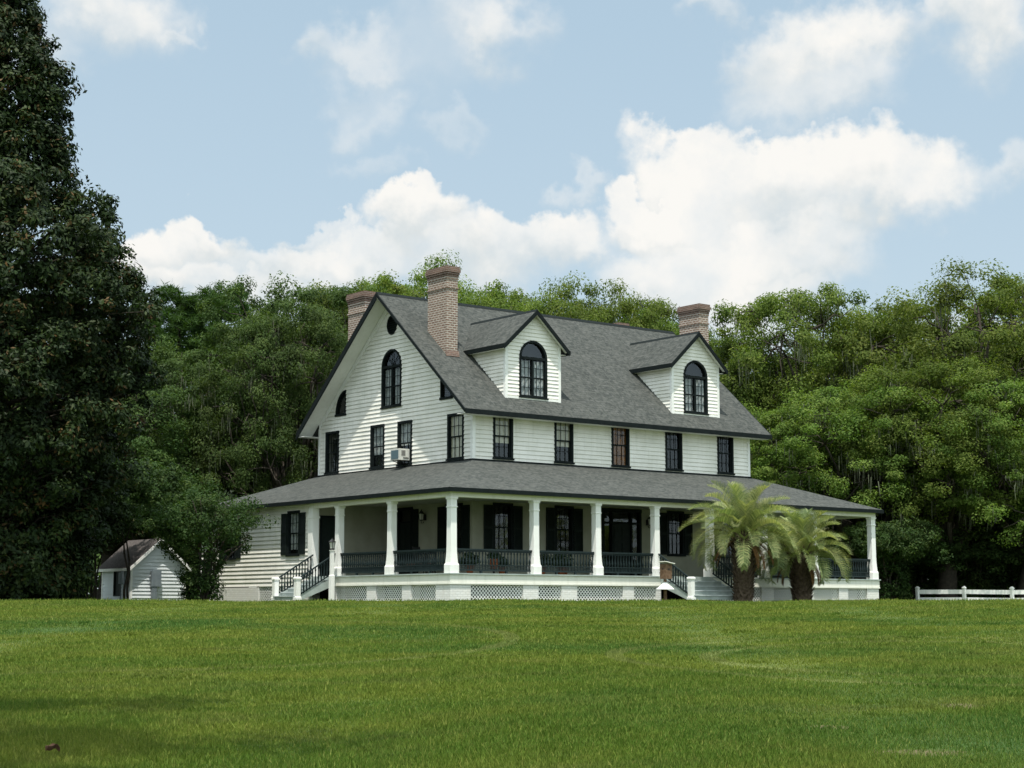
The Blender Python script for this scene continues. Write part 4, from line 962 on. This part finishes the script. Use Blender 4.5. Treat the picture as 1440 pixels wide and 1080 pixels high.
# ------------------------------------------------------------------ shed
sx0, sy0, sw, sl_ = -2.28, 21.93, 2.75, 3.0; sz = 1.62-.96; sa = sz+1.2
shed = empty('shed', (sx0+sw/2, sy0+sl_/2, -.96), 'small white clapboard pump shed with gable roof under the dark trees at left', 'shed')
def sspan(z):
    if z < sz: return (sx0+.06, sx0+sw-.06)
    q = (z-sz)/(sa-sz)*sw/2; return (sx0+q, sx0+sw-q)
siding(TF(sy0), -1.1, sa-.03, sspan, [], ex=.165, name='wall', m='shed_paint', parent=shed)
siding(TG(sx0), -1.1, sz, lambda z: (sy0+.06, sy0+sl_-.06), [hole(sy0+.95, sy0+1.75, -.75, .45)], ex=.165, name='wall', m='shed_paint', parent=shed)
siding(TR(sx0+sw), -1.0, sz, lambda z: (sy0+.06, sy0+sl_-.06), [], ex=.165, name='wall', m='shed_paint', parent=shed)
siding(TB(sy0+sl_), -1.0, sa-.03, sspan, [], ex=.165, name='wall', m='shed_paint', parent=shed)
for x in (sx0-.04, sx0+sw-.06):
    for y in (sy0-.04, sy0+sl_-.06): f = MB(); f.box(x, x+.1, y, y+.1, -1.1, sz-.02); f.build('corner_board', 'white_paint', shed)
f = MB(TG(sx0)); f.box(sy0+.95, sy0+1.02, -.05, .05, -.75, .45); f.box(sy0+1.68, sy0+1.75, -.05, .05, -.75, .45); f.box(sy0+1.02, sy0+1.68, -.05, .05, .38, .45); f.box(sy0+1.02, sy0+1.68, -.05, .05, -.75, -.68)
f.box(sy0+1.02, sy0+1.68, -.04, -.02, -.68, .38); f.build('window', 'shutter_paint', shed)
hs = sw/2; kk = (sa-sz)/hs; f = MB()
for sg in (-1, 1):
    c = sx0+hs; f.prism([(c, sy0-.25, sa+.08), (c+sg*(hs+.22), sy0-.25, sz+.08-.22*kk), (c+sg*(hs+.22), sy0-.25, sz+.02-.22*kk), (c, sy0-.25, sa+.02)], (0, sl_+.5, 0))
f.build('roof', 'shed_shingle', shed)
f = MB()
for sg in (-1, 1):
    c = sx0+hs; f.prism([(c, sy0-.252, sa+.075), (c+sg*(hs+.23), sy0-.252, sz+.07-.22*kk), (c+sg*(hs+.23), sy0-.252, sz-.09-.22*kk), (c, sy0-.252, sa-.085)], (0, -.03-.002*sg, 0))
    xe = c+sg*(hs+.222); xa, xb = sorted((xe, xe+sg*.025)); f.box(xa, xb, sy0-.25, sy0+sl_+.25, sz-.06-.22*kk, sz+.07-.22*kk)
f.build('rake_board', 'white_paint', shed)
mb_ = empty('electric_box', (sx0+1.05, sy0-.2, -.96), 'grey metal electric box on the lit end wall of the small shed', 'electric box')
f = MB(); f.box(sx0+.95, sx0+1.42, sy0-.24, sy0-.05, -.30, .44); f.build('cabinet', 'metal_grey', mb_)
f = MB(); f.box(sx0+.98, sx0+1.22, sy0-.22, sy0-.08, -1.0, -.302); f.build('conduit', 'metal_grey', mb_)
mt = empty('utility_meter', (sx0-.3, sy0+.5, -.96), 'pair of grey utility meter boxes on pipes against the shaded side of the shed', 'meter')
f = MB(); f.box(sx0-.25, sx0-.06, sy0+.25, sy0+.55, -.2, .42); f.box(sx0-.22, sx0-.06, sy0+.62, sy0+.86, -.18, .35); f.build('cabinet', 'metal_grey', mt)
f = MB(); f.tube([(sx0-.15, sy0+.4, -1.0), (sx0-.15, sy0+.4, -.2)], .03); f.tube([(sx0-.15, sy0+.74, -1.0), (sx0-.15, sy0+.74, -.18)], .025); f.build('pipe', 'metal_grey', mt)

# ------------------------------------------------------------------ fence at right
fa, fb = np.array(at(1291, 91)), np.array(at(1900, 82))
dirf = (fb-fa)/np.linalg.norm(fb-fa); spn = 2.42
fx, fy = fa
fence = empty('fence', (fx, fy, gz(fx, fy)), 'low white two-rail board fence at the right edge of the lawn', 'fence')
nrm = np.array([-dirf[1], dirf[0]])
for k_ in range(9):
    p = fa+dirf*spn*k_; z = gz(*p)
    f = MB(); f.sq(p[0], p[1], [(.075, z-.1), (.075, z+.80), (.095, z+.81), (.095, z+.84), (.03, z+.92)]); f.build('post', 'white_paint', fence)
    if k_ < 8:
        q = fa+dirf*spn*(k_+1); zq = gz(*q); a = p+dirf*.076; b = q-dirf*.076
        for h0, h1 in ((.12, .34), (.52, .74)):
            f = MB(); o_ = nrm*.02
            f.prism([(a[0]-o_[0], a[1]-o_[1], z+h0), (b[0]-o_[0], b[1]-o_[1], zq+h0), (b[0]-o_[0], b[1]-o_[1], zq+h1), (a[0]-o_[0], a[1]-o_[1], z+h1)], (o_[0]*2, o_[1]*2, 0))
            f.build('rail', 'white_paint', fence)

# ------------------------------------------------------------------ vegetation
def branch(mb, a, b, r0, r1, rng, n_=5, wob=.08, sag=0.):
    a, b = np.array(a, float), np.array(b, float); L = np.linalg.norm(b-a); pts = []; rad = []
    for k_ in range(n_+1):
        t = k_/n_; p = a+(b-a)*t + (rng.normal(0, wob*L, 3)*math.sin(math.pi*t) if 0 < t < 1 else 0); p[2] += sag*L*math.sin(math.pi*t)
        pts.append(tuple(p)); rad.append(r0+(r1-r0)*t)
    mb.tube(pts, rad, 7); return pts
def crown_pts(rng, lobes, nclump, rcl, flat=.6, inner=.0):
    """clump centres over the lobes' outer surfaces"""
    C = []; Nn = []
    for (c, r) in lobes:
        c = np.array(c); r = np.array(r)
        n_ = max(3, int(nclump*(r[0]*r[1]+r[0]*r[2])/30)); d = unit(rng.normal(0, 1, (n_*2, 3)))
        d = d[(d[:, 2] > -.45) | (rng.random(n_*2) < .25)][:n_]
        p = c+d*r*rng.uniform(.78, 1.08, (len(d), 1)); C.append(p); Nn.append(d)
    C = np.concatenate(C); Nn = np.concatenate(Nn)
    ok = np.ones(len(C), bool)
    for (c, r) in lobes: ok &= (np.linalg.norm((C-np.array(c))/np.array(r), axis=1) > .72)
    return C[ok], Nn[ok]
def foliage(rng, C, Nn, rcl, nleaf, L, Wd, flat=.6, up=.5, outw=.7, rad_var=.35):
    n_ = len(C); k = nleaf; rc = rcl*rng.uniform(1-rad_var, 1+rad_var, (n_, 1, 1))
    d = rng.normal(0, 1, (n_, k, 3)); d /= np.linalg.norm(d, axis=2, keepdims=True)
    rr = rng.random((n_, k, 1))**.45
    off = d*rr*rc; off[:, :, 2] *= flat
    P = C[:, None, :]+off
    Nv = outw*d + .35*Nn[:, None, :] + np.array([0, 0, up]) + rng.normal(0, .45, (n_, k, 3))
    P = P.reshape(-1, 3); Nv = unit(Nv.reshape(-1, 3))
    ct = rng.random((n_, 1))*.4; rnd = np.clip(ct + rng.random((n_, k))*.6, 0, 1).ravel()
    return leafquads(P, Nv, L, Wd, rng), rnd

TOP = {}
def oak(name, seed, m='oak_leaf', Rr=8., H=18., base=1.5, moss=True, nl=16, ncl=46, nleaf=250, L=.17, Wd=.09):
    rng = np.random.default_rng(seed)
    lobes = []
    hc = (H+base)/2; hz = (H-base)/2
    nl2 = nl+12
    for k_ in range(nl2):
        zz = 1-(k_+.5)/nl2*1.62; an = k_*2.39996+seed+rng.normal(0, .25); q_ = math.sqrt(max(0, 1-zz*zz)); d = np.array([q_*math.cos(an), q_*math.sin(an), zz])
        q = rng.uniform(.50, .62) if k_ < 4 else rng.uniform(.58, .78); r = Rr*rng.uniform(.28, .42)
        lobes.append(((d[0]*Rr*q, d[1]*Rr*q, hc+d[2]*hz*q), (r, r, r*rng.uniform(.62, .85))))
    lobes.append(((0, 0, hc), (Rr*.5, Rr*.5, hz*.6)))
    for k_ in range(7):                     # small outlying sprays breaking the outline
        a = rng.random()*6.28; e = rng.uniform(-.2, 1.2); r = rng.uniform(1.1, 1.9)
        lobes.append(((math.cos(a)*math.cos(e)*Rr*.76, math.sin(a)*math.cos(e)*Rr*.76, hc+math.sin(e)*hz*.76), (r, r, r*.6)))
    C, Nn = crown_pts(rng, lobes, ncl, .9)
    V, rnd = foliage(rng, C, Nn, .88, nleaf, L, Wd)
    root = bpy.data.objects.new(name, None); TOP[root] = float(np.sort(V[:, 2])[-200]); COL.objects.link(root)
    quick_mesh('crown', V, 4, m, rnd, root)
    mb = MB(); th_ = H*.2; lean = rng.normal(0, .4, 2)
    branch(mb, (0, 0, -.4), (lean[0], lean[1], th_), .75, .5, rng, 4, .02)
    for (c, r) in lobes:
        mid = (c[0]*.45+lean[0]*.5, c[1]*.45+lean[1]*.5, th_+(c[2]-th_)*.45)
        rb = .07 if r[0] < 2 else .18
        branch(mb, (lean[0], lean[1], th_*rng.uniform(.8, 1)), mid, rb*1.2, rb*.7, rng, 3, .06); branch(mb, mid, c, rb*.7, rb*.3, rng, 3, .08)
        for j in range(5):
            d = unit(rng.normal(0, 1, (1, 3)))[0]; branch(mb, c, tuple(np.array(c)+d*np.array(r)*.75), rb*.28, .02, rng, 3, .1)
    mb.build('trunk', 'bark', root, smooth=True)
    if moss:
        sel = rng.random(len(C)) < .16; B = C[sel & (C[:, 2] > 3)]; S = []
        for c in B:
            k2 = rng.integers(8, 20); a = c+rng.normal(0, .35, (k2, 3)); ln_ = rng.uniform(.4, 1.3, k2)*rng.uniform(.5, 1.1)
            an = rng.random(k2)*6.28; w = rng.uniform(.015, .04, k2); dx = np.stack([np.cos(an)*w, np.sin(an)*w, 0*w], 1)
            q = np.zeros((k2, 4, 3)); q[:, 0] = a-dx; q[:, 1] = a+dx; q[:, 2] = a+dx*.3; q[:, 3] = a-dx*.3; dr_ = rng.normal(0, .05, (k2, 2))
            q[:, 2:, 2] -= ln_[:, None]; q[:, 2:, :2] += dr_[:, None, :]; q[:, :, 2] -= .25; S.append(q.reshape(-1, 3))
        quick_mesh('spanish_moss', np.concatenate(S), 4, 'moss_grey', None, root)['kind'] = 'stuff'
    return root
def clone(root, loc, rz, sc, label, cat, group, drop=()):
    r = root.copy(); COL.objects.link(r); r.location = loc; r.rotation_euler = (0, 0, rz); r.scale = sc
    for ch in root.children:
        if ch.name.split('.')[0] in drop: continue
        c = ch.copy(); COL.objects.link(c); c.parent = r
    return tag(r, label, cat, group)
used = set()
def place(root, loc, rz, sc, label, cat='tree', group=None, drop=()):
    if root.name not in used and not drop:
        used.add(root.name); root.location = loc; root.rotation_euler = (0, 0, rz); root.scale = sc; return tag(root, label, cat, group)
    return clone(root, loc, rz, sc, label, cat, group, drop)

OA = oak('live_oak_tree', 1, base=1.0); OB = oak('live_oak_tree', 2, Rr=8.5, H=18, base=1.2, nl=19)
OC = oak('live_oak_tree', 3, Rr=7.5, H=18, base=.6, nl=15); OD = oak('live_oak_tree', 4, m='oak_leaf_dark', Rr=8, H=18, base=.6, moss=True)
rng0 = random.Random(8)
def ztop(iy, d): return CZ + d*math.tan(PITCH+math.atan((540-iy)/F))
GR = 'live oaks standing behind the house and lawn'
# (bearing, distance, top row, proto, width scale, label)
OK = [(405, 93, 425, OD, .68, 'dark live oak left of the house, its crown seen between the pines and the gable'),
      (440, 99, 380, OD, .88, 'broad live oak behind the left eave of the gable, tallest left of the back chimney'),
      (505, 104, 388, OB, .9, 'live oak directly behind the back chimney at the left end of the ridge'),
      (600, 110, 352, OA, .92, 'high crowned live oak behind the tall front chimney'),
      (705, 108, 405, OC, .8, 'low crowned live oak peeking over the ridge between chimney and left dormer'),
      (812, 110, 380, OA, .85, 'light green live oak rising over the ridge between the two dormers'),
      (912, 112, 432, OC, .72, 'small live oak crown just left of the right-hand chimney'),
      (1028, 106, 455, OB, .72, 'open branched live oak just right of the right-hand chimney'),
      (1140, 103, 398, OC, 1.0, 'mossy live oak right of the house with a broad domed top'),
      (1262, 110, 425, OB, .9, 'live oak behind the dip in the right treeline'),
      (1385, 100, 362, OA, 1.05, 'tall mossy live oak at the right edge, highest of the right treeline'),
      (1500, 106, 380, OC, 1.0, 'live oak cut off by the right edge of the view'),
      (1100, 97, 560, OB, .72, 'low live oak beside the right end of the porch roof'),
      (1215, 95, 520, OA, .85, 'low spreading live oak behind the left end of the white fence'),
      (1330, 94, 500, OC, .85, 'low spreading live oak behind the middle of the white fence'),
      (1440, 93, 520, OB, .8, 'low live oak behind the right end of the white fence'),
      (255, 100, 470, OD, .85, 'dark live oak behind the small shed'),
      (765, 106, 402, OA, .8, 'light green live oak over the ridge beside the left dormer peak'),
      (862, 114, 396, OB, .8, 'live oak over the middle of the ridge, right of the left dormer'),
      (655, 104, 398, OB, .8, 'live oak just right of the tall front chimney'),
      (980, 112, 470, OA, .7, 'live oak crown between the right-hand chimney and the right dormer'),
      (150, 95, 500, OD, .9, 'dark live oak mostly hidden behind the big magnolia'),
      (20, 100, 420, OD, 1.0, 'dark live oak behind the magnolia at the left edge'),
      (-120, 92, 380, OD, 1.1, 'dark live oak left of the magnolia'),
      (300, 128, 480, OD, .9, 'distant live oak seen through the gap left of the house'),
      (450, 130, 440, OC, 1.0, 'distant live oak behind the left treeline'),
      (660, 135, 425, OB, 1.0, 'distant live oak far behind the tall front chimney'),
      (1000, 135, 520, OC, 1.0, 'distant live oak far behind the right dormer'),
      (1180, 130, 480, OB, 1.1, 'distant live oak behind the right treeline near the house'),
      (1330, 132, 480, OA, 1.1, 'distant live oak behind the right treeline, middle'),
      (1460, 128, 470, OC, 1.1, 'distant live oak behind the right treeline, far right'),
      (1620, 112, 400, OB, 1.1, 'live oak beyond the right edge of the view')]
for k_, (ix, d, iy, pr, ws, lab) in enumerate(OK):
    x, y = at(ix, d); z = gz(x, y); s = (ztop(iy+11, d)-z)/TOP[pr]
    place(pr, (x, y, z), rng0.uniform(0, 6.28), (ws*1.02, ws*1.02, s), lab, 'tree', GR)

# far woods that close the view between the trunks
def woods():
    rng = np.random.default_rng(99); C = []; Nn = []
    for k_ in range(2600):
        la = rng.uniform(-75, 85); d = rng.uniform(140, 165); x, y = W(la, d); h = 13+2.5*math.sin(la*.21)+1.5*math.sin(la*.53+1)
        C.append((x, y, rng.uniform(-.5, h)-.9)); Nn.append((-SN, -CS, .5))
    V, rnd = foliage(rng, np.array(C), np.array(Nn), 1.5, 40, .75, .45, flat=.8)
    o = quick_mesh('woods', V, 4, 'oak_leaf_dark', rnd); tag(o, 'dark far-off wood closing the gaps under the trees', 'woods', kind='stuff')
woods()
# pines
def pine(name, seed):
    rng = np.random.default_rng(seed); root = bpy.data.objects.new(name, None); COL.objects.link(root)
    H = 20.; mb = MB(); branch(mb, (0, 0, -.3), (.3, .2, H*.97), .28, .06, rng, 6, .008); C = []
    for k_ in range(26):
        z = rng.uniform(.68, .99)*H; a = rng.random()*6.28; L = (1-(z/H-.68)/.45)*3.3*rng.uniform(.5, 1.1)+.4
        e = (math.cos(a)*L, math.sin(a)*L, z+L*.25); branch(mb, (.2, .15, z-.3), e, .07, .02, rng, 3, .05)
        for j in range(7): C.append(np.array(e)*np.array([rng.uniform(.45, 1.05)]*2+[1])+rng.normal(0, .45, 3))
    mb.build('trunk', 'bark', root, smooth=True); C = np.array(C); n_ = len(C); k = 130
    d = rng.normal(0, 1, (n_, k, 3)); d /= np.linalg.norm(d, axis=2, keepdims=True); d[:, :, 2] = abs(d[:, :, 2])*.8+.05
    a = np.repeat(C[:, None, :], k, 1)+rng.normal(0, .14, (n_, k, 3)); e = a+d*rng.uniform(.3, .5, (n_, k, 1)); s = np.cross(d, rng.normal(0, 1, (n_, k, 3))); s /= np.linalg.norm(s, axis=2, keepdims=True)
    V = np.stack([a-s*.03, a+s*.03, e], 2).reshape(-1, 3); quick_mesh('crown', V, 3, 'pine_needle', rng.random(n_*k), root)
    return root
PN = pine('pine_tree', 21); PG = 'pines rising over the left treeline'
for ix, d, iy, ws, lab in ((238, 112, 398, 1.3, 'dark green pine with a broad rounded head between the magnolia and the oaks'), (303, 116, 400, .95, 'slender pine top standing alone left of the tallest left oak'), (200, 118, 418, .9, 'pine top half hidden by the edge of the magnolia'),
                           (560, 122, 395, .8, 'pine top far behind the ridge near the gable peak')):
    x, y = at(ix, d); z = gz(x, y); s = (ztop(iy, d)-z)/20.3; place(PN, (x, y, z), rng0.uniform(0, 6), (ws, ws, s), lab, 'tree', PG)

# magnolia
def magnolia(name):
    rng = np.random.default_rng(31); root = bpy.data.objects.new(name, None); COL.objects.link(root)
    prof = [(.2, 3.7), (3, 4.0), (5, 5.0), (9, 5.7), (12.5, 5.5), (13.9, 5.0), (15.4, 4.1), (16.3, 2.7), (18.5, 2.3), (20.5, 2.3), (22.3, 1.4), (24, .9), (27, .2)]
    zs = np.array([p[0] for p in prof]); rs = np.array([p[1] for p in prof]); C = []; Nn = []
    mb = MB(); branch(mb, (0, 0, -.3), (0, 0, 26), .5, .08, rng, 8, .004)
    for k_ in range(5200):
        z = rng.uniform(.2, 27); r = np.interp(z, zs, rs); a = rng.random()*6.28
        if rng.random() > r/5.8: continue
        bump = 1 + .13*math.sin(3*a+z*.9)+.12*math.sin(5*a-z*1.7)+.09*math.sin(z*3.1+2*a)
        q = r*bump*rng.uniform(.78, 1.04); C.append((math.cos(a)*q, math.sin(a)*q, z-.0)); Nn.append((math.cos(a), math.sin(a), .4))
        if k_ % 9 == 0: branch(mb, (0, 0, max(.5, z-1.5)), C[-1], .07, .015, rng, 3, .04)
    for k_ in range(420):                    # long sprays that break the outline
        z = rng.uniform(2, 26); r = np.interp(z, zs, rs); a = rng.random()*6.28; q = r*rng.uniform(1.0, 1.2)+.1; C.append((math.cos(a)*q, math.sin(a)*q, z+.3)); Nn.append((math.cos(a), math.sin(a), .8))
    mb.build('trunk', 'bark', root, smooth=True)
    C = np.array(C); Nn = unit(np.array(Nn)); V, rnd = foliage(rng, C, Nn, .52, 85, .22, .10, flat=.75, up=.35, outw=.8)
    quick_mesh('crown', V, 4, 'magnolia_leaf', np.clip(rnd*1.1, 0, 1), root); return root
MG = magnolia('magnolia_tree')
MG.scale = (.92, .92, 1); x, y = at(-26, 66); tag(MG, 'huge dark glossy magnolia with rust-tinged leaves filling the left edge', 'tree'); MG.location = (x, y, gz(x, y))

# shrubs and small trees
def shrub(name, seed, m='shrub_leaf', Rr=2.3, H=4.8, base=.2, ncl=40, nleaf=230, L=.13, Wd=.06, stems=9, lo=.35, skirt=True):
    rng = np.random.default_rng(seed); root = bpy.data.objects.new(name, None); COL.objects.link(root); mb = MB(); C = []; Nn = []
    for k_ in range(stems):
        a = rng.random()*6.28; r = rng.uniform(.35, .85)*Rr*(.4 if stems < 4 else 1); z = H*rng.uniform(.55, .92); mid = (math.cos(a)*r*.35, math.sin(a)*r*.35, z*.5); tip = (math.cos(a)*r, math.sin(a)*r, z)
        branch(mb, (math.cos(a)*.15, math.sin(a)*.15, -.2), mid, .06, .04, rng, 3, .05); branch(mb, mid, tip, .04, .012, rng, 3, .07)
    mb.build('trunk', 'bark', root, smooth=True)
    for k_ in range(ncl*5):
        d = unit(rng.normal(0, 1, (1, 3)))[0]; q = rng.uniform(.45, 1.05); hc = H*(1+lo)/2
        p = np.array([d[0]*Rr*q, d[1]*Rr*q, hc+d[2]*(H*(1-lo)/2)*q]); p[:2] *= 1+.15*math.sin(3*math.atan2(d[1], d[0])+p[2]); C.append(p); Nn.append(d)
    for k_ in range(ncl if skirt else 0):    # leafy skirt round the stems
        a = rng.random()*6.28; z = rng.uniform(base, H*lo); C.append(np.array([math.cos(a)*Rr*.3, math.sin(a)*Rr*.3, z])); Nn.append(np.array([math.cos(a), math.sin(a), .3]))
    for k_ in range(10):
        a = rng.random()*6.28; C.append(np.array([math.cos(a)*Rr*1.2, math.sin(a)*Rr*1.2, H*rng.uniform(.5, .85)])); Nn.append(np.array([math.cos(a), math.sin(a), .5]))
    C = np.array(C); V, rnd = foliage(rng, C, np.array(Nn), .36, nleaf//4, L, Wd, flat=.8, up=.4); quick_mesh('foliage', V, 4, m, rnd, root); return root
S1 = shrub('garden_shrub', 41, ncl=48, nleaf=270, stems=14); x, y = at(283, 71.5); S1.location = (x, y, gz(x, y)); tag(S1, 'tall loose multi-stemmed shrub standing between the shed and the side wall', 'shrub')
S1.scale = (1.0, 1.0, 1.0)
f = MB(); rg = np.random.default_rng(77)      # the long arching side branch to the right
sd = Vector((CS, -SN, 0))
S2 = shrub('understory_tree', 43, Rr=2.6, H=4.9, lo=.5, ncl=60, nleaf=300, L=.15, Wd=.07)
UG = 'small trees and bushes under the treeline'
S5 = shrub('understory_tree', 53, m='magnolia_leaf', Rr=2.6, H=4.9, lo=.5, ncl=60, nleaf=300, L=.16, Wd=.08)  # near-black leaf colour carries the deep shade under the left trees
S3 = shrub('understory_tree', 47, Rr=2.4, H=5.2, lo=.50, ncl=90, nleaf=300, L=.15, Wd=.07, stems=7, skirt=False)
place(S3, (*at(206, 86.5), -1.09), .5, (1.25, 1.25, 1.3), 'small dark tree overhanging the shed roof from behind', 'tree', UG)
S4 = shrub('understory_tree', 49, Rr=2.5, H=6.2, lo=.60, ncl=85, nleaf=300, L=.15, Wd=.07, stems=2, skirt=False)
place(S4, (*at(178, 76), -1.09), 1.2, (1, 1, 1), 'slim dark tree whose crown hides the top of the shed roof', 'tree', UG)
place(S3, (*at(128, 80), -1.09), 4.5, (.9, .9, 1.15), 'small dark tree between the magnolia and the shed', 'tree', UG)
place(S5, (*at(88, 73), -1.09), 2.1, (1, 1, 1.05), 'dark small tree just left of the shed', 'tree', UG)
for k_, (ix, d, s_, sz_, lab) in enumerate([
    (20, 70, 1.0, .9, 'dark bush at the foot of the magnolia, left edge'), (75, 77, 1.1, .9, 'dark bush behind the foot of the magnolia'),
    (255, 90, 1.3, 1.2, 'dark small tree behind the shed ridge'), (300, 86, 1.1, 1.1, 'dark bush behind the back corner of the wing'), (215, 92, 1.3, 1.3, 'dark bush deep behind the shed'),
    (1252, 90, 1.0, .9, 'dark bush right of the porch end, left of the fence'), (1290, 96, 1.2, 1.0, 'bush behind the first fence post'),
    (1335, 95, 1.1, .75, 'low bright bush behind the second fence post'), (1375, 95, 1.1, .9, 'bush behind the fence between second and third posts'), (1420, 95, 1.2, .8, 'bush behind the third fence post'),
    (1465, 94, 1.2, 1.0, 'bush behind the fence at the right edge'), (1210, 98, 1.3, 1.2, 'small tree seen past the end column of the porch'), (1160, 100, 1.3, 1.2, 'small tree seen through the right end of the porch'),
    (1110, 103, 1.3, 1.1, 'small tree seen behind the second palm through the porch'), (1272, 99, 1.5, 1.5, 'tall dark bush under the oaks behind the first fence panel'), (1352, 100, 1.5, 1.4, 'tall dark bush under the oaks behind the second fence panel'), (1432, 99, 1.5, 1.5, 'tall dark bush under the oaks behind the last visible fence panel'),
    (1520, 92, 1.3, 1.2, 'small tree beyond the right edge'), (-60, 74, 1.3, 1.1, 'dark bush beyond the left edge')]):
    x, y = at(ix, d); place(S5 if ix < 310 else S2, (x, y, gz(x, y)), rng0.uniform(0, 6), (s_, s_, sz_), lab, 'bush', UG)
# tree beside the photographer whose shade falls on the near left lawn
OE = oak('live_oak_tree', 6, Rr=5.2, H=17, base=8.5, moss=False, nl=9, ncl=34)
xx, yy = W(-6.3, 8.9); OE.location = (xx, yy, gz(xx, yy)); tag(OE, 'live oak beside the near left lawn, out of view, its high crown shading the grass', 'tree', GR)

# pindo palms
def palm(name, x, y, tr_h, tr_r, fr_len, nfr, seed, label, lean=0.):
    rng = np.random.default_rng(seed); z0 = gz(x, y); root = empty(name, (x, y, z0), label, 'palm tree', 'palms in front of the porch')
    mb = MB()
    prof_ = [(tr_r*.95, -.1), (tr_r*.9, .2), (tr_r*.82, tr_h*.3), (tr_r*.88, tr_h*.6), (tr_r*1.0, tr_h*.85), (tr_r*.7, tr_h)]
    mb.loft([[(x+lean*z+r*math.cos(2*math.pi*k_/14)*(1+.06*math.sin(k_*5)), y+r*math.sin(2*math.pi*k_/14), z0+z) for k_ in range(14)] for r, z in prof_])
    n_b = int(170*tr_h/2)
    for k_ in range(n_b):                    # old leaf bases, spiralling up
        a = k_*2.39996; z = .08+(tr_h-.1)*(k_/n_b)**.9; r = tr_r*.82*(1+.15*(z/tr_h)); up = rng.uniform(.12, .24)+.30*(z/tr_h)**2; out = rng.uniform(.08, .20)+.22*(z/tr_h)**2
        ca, sa = math.cos(a), math.sin(a); px, py = x+lean*z+r*ca, y+r*sa; w = .055
        b0, b1 = (px-sa*w, py+ca*w, z0+z), (px+sa*w, py-ca*w, z0+z); t0, t1 = (px+ca*out-sa*w*.4, py+sa*out+ca*w*.4, z0+z+up), (px+ca*out+sa*w*.4, py+sa*out-ca*w*.4, z0+z+up)
        i = len(mb.v); inn = (px-ca*.06, py-sa*.06, z0+z+.05); mb.v += [b0, b1, t1, t0, inn]; mb.f += [[i, i+1, i+2, i+3], [i, i+3, i+4], [i+1, i+4, i+2], [i+4, i+3, i+2]]
    mb.build('trunk', 'palm_bark', root)
    ctr = np.array([x+lean*tr_h, y, z0+tr_h-.1])
    def frond(el, a, L, droop, mname, wl, alpha=.5):
        ts = np.linspace(0, 1, 26); ca, sa = math.cos(a), math.sin(a); pts = []; ang = el; p = ctr+np.array([ca*.15, sa*.15, 0]); ds_ = L/25
        for t in ts:
            pts.append(p.copy()); ang = el-droop*t**1.7; p = p+ds_*np.array([ca*math.cos(ang), sa*math.cos(ang), math.sin(ang)])
        pts = np.array(pts); V = []; side = np.array([-sa, ca, 0])
        for k_ in range(25):                 # midrib ribbon (a flat V)
            w0, w1 = .028*(1-k_/27), .028*(1-(k_+1)/27); V += [pts[k_]-side*w0, pts[k_]+side*w0, pts[k_+1]+side*w1, pts[k_+1]-side*w1]
        t_ = np.linspace(.14, 1, 84)
        for sg in (-1, 1):
            for tt in t_:
                f_ = tt*25; i = min(int(f_), 24); q = pts[i]+(pts[min(i+1, 25)]-pts[i])*(f_-i); tg = pts[min(i+1, 25)]-pts[max(i-1, 0)]; tg = tg/np.linalg.norm(tg)
                nr = np.cross(side, tg); nr = nr if nr[2] > 0 else -nr
                l_ = wl*(math.sin(math.pi*(.12+.83*tt)))**.6*rng.uniform(.85, 1.1)
                d1 = side*sg*.62+tg*.60+nr*.50; d1 /= np.linalg.norm(d1); d2 = d1+np.array([0, 0, -.42]); d2 /= np.linalg.norm(d2); wv = np.cross(d1, nr); wv /= np.linalg.norm(wv); w = .008
                m_ = q+d1*l_*.55; e = m_+d2*l_*.45+rng.normal(0, .015, 3)
                V += [q-wv*w, q+wv*w, m_+wv*w, m_-wv*w]; V += [m_-wv*w, m_+wv*w, e+wv*w*.2, e-wv*w*.2]
        V = np.array(V)-np.array([x, y, z0]); rn = np.clip(rng.uniform(.2, .8)+rng.normal(0, .28, len(V)//4), 0, 1)
        quick_mesh('frond' if mname == 'palm_leaf' else 'dead_frond', V, 4, mname, rn, root)
    for k_ in range(nfr):
        q = (k_+.5)/nfr; el = R(88-q*92)+rng.normal(0, .06); a = k_*2.39996+.3
        frond(el, a, fr_len*rng.uniform(.85, 1.1), R(72+46*q)*rng.uniform(.85, 1.15), 'palm_leaf', .60)
    for k_ in range(9):
        a = k_*2.39996*1.7+1; frond(R(-15)-rng.random()*.5, a, fr_len*.62, R(55), 'dead_frond', .2)
    return root
palm('palm_tree', 12.69, -2.59, 2.75, .42, 2.5, 50, 51, 'larger pale green feather palm with thick shaggy trunk by the front steps', .06)
palm('palm_tree', 16.50, -2.30, 2.05, .46, 2.3, 44, 52, 'smaller pale green feather palm, right of the larger palm in front of the porch', .0)

# dead leaf on the near lawn
xx, yy = W(-3.55, 13.55); z = gz(xx, yy)+.03
f = MB(); n_ = 7; top = []
for k_ in range(n_+1):
    t = k_/n_*2-1; top.append((t*.06, .028*math.sqrt(max(0, 1-t*t))+.004, .02-.02*t*t+.008*math.sin(5*t)))
for k_ in range(n_):
    (a, wa, za), (b, wb, zb) = top[k_], top[k_+1]
    for sg in (1, -1): f.prism([(xx+a, yy, z+za), (xx+b, yy, z+zb), (xx+b, yy+sg*wb, z+zb+.035), (xx+a, yy+sg*wa, z+za+.035)], (0, 0, .003))
o = f.build('dead_leaf', 'dead_leaf', None); tag(o, 'curled brown dead leaf lying on the near lawn at lower left', 'leaf')
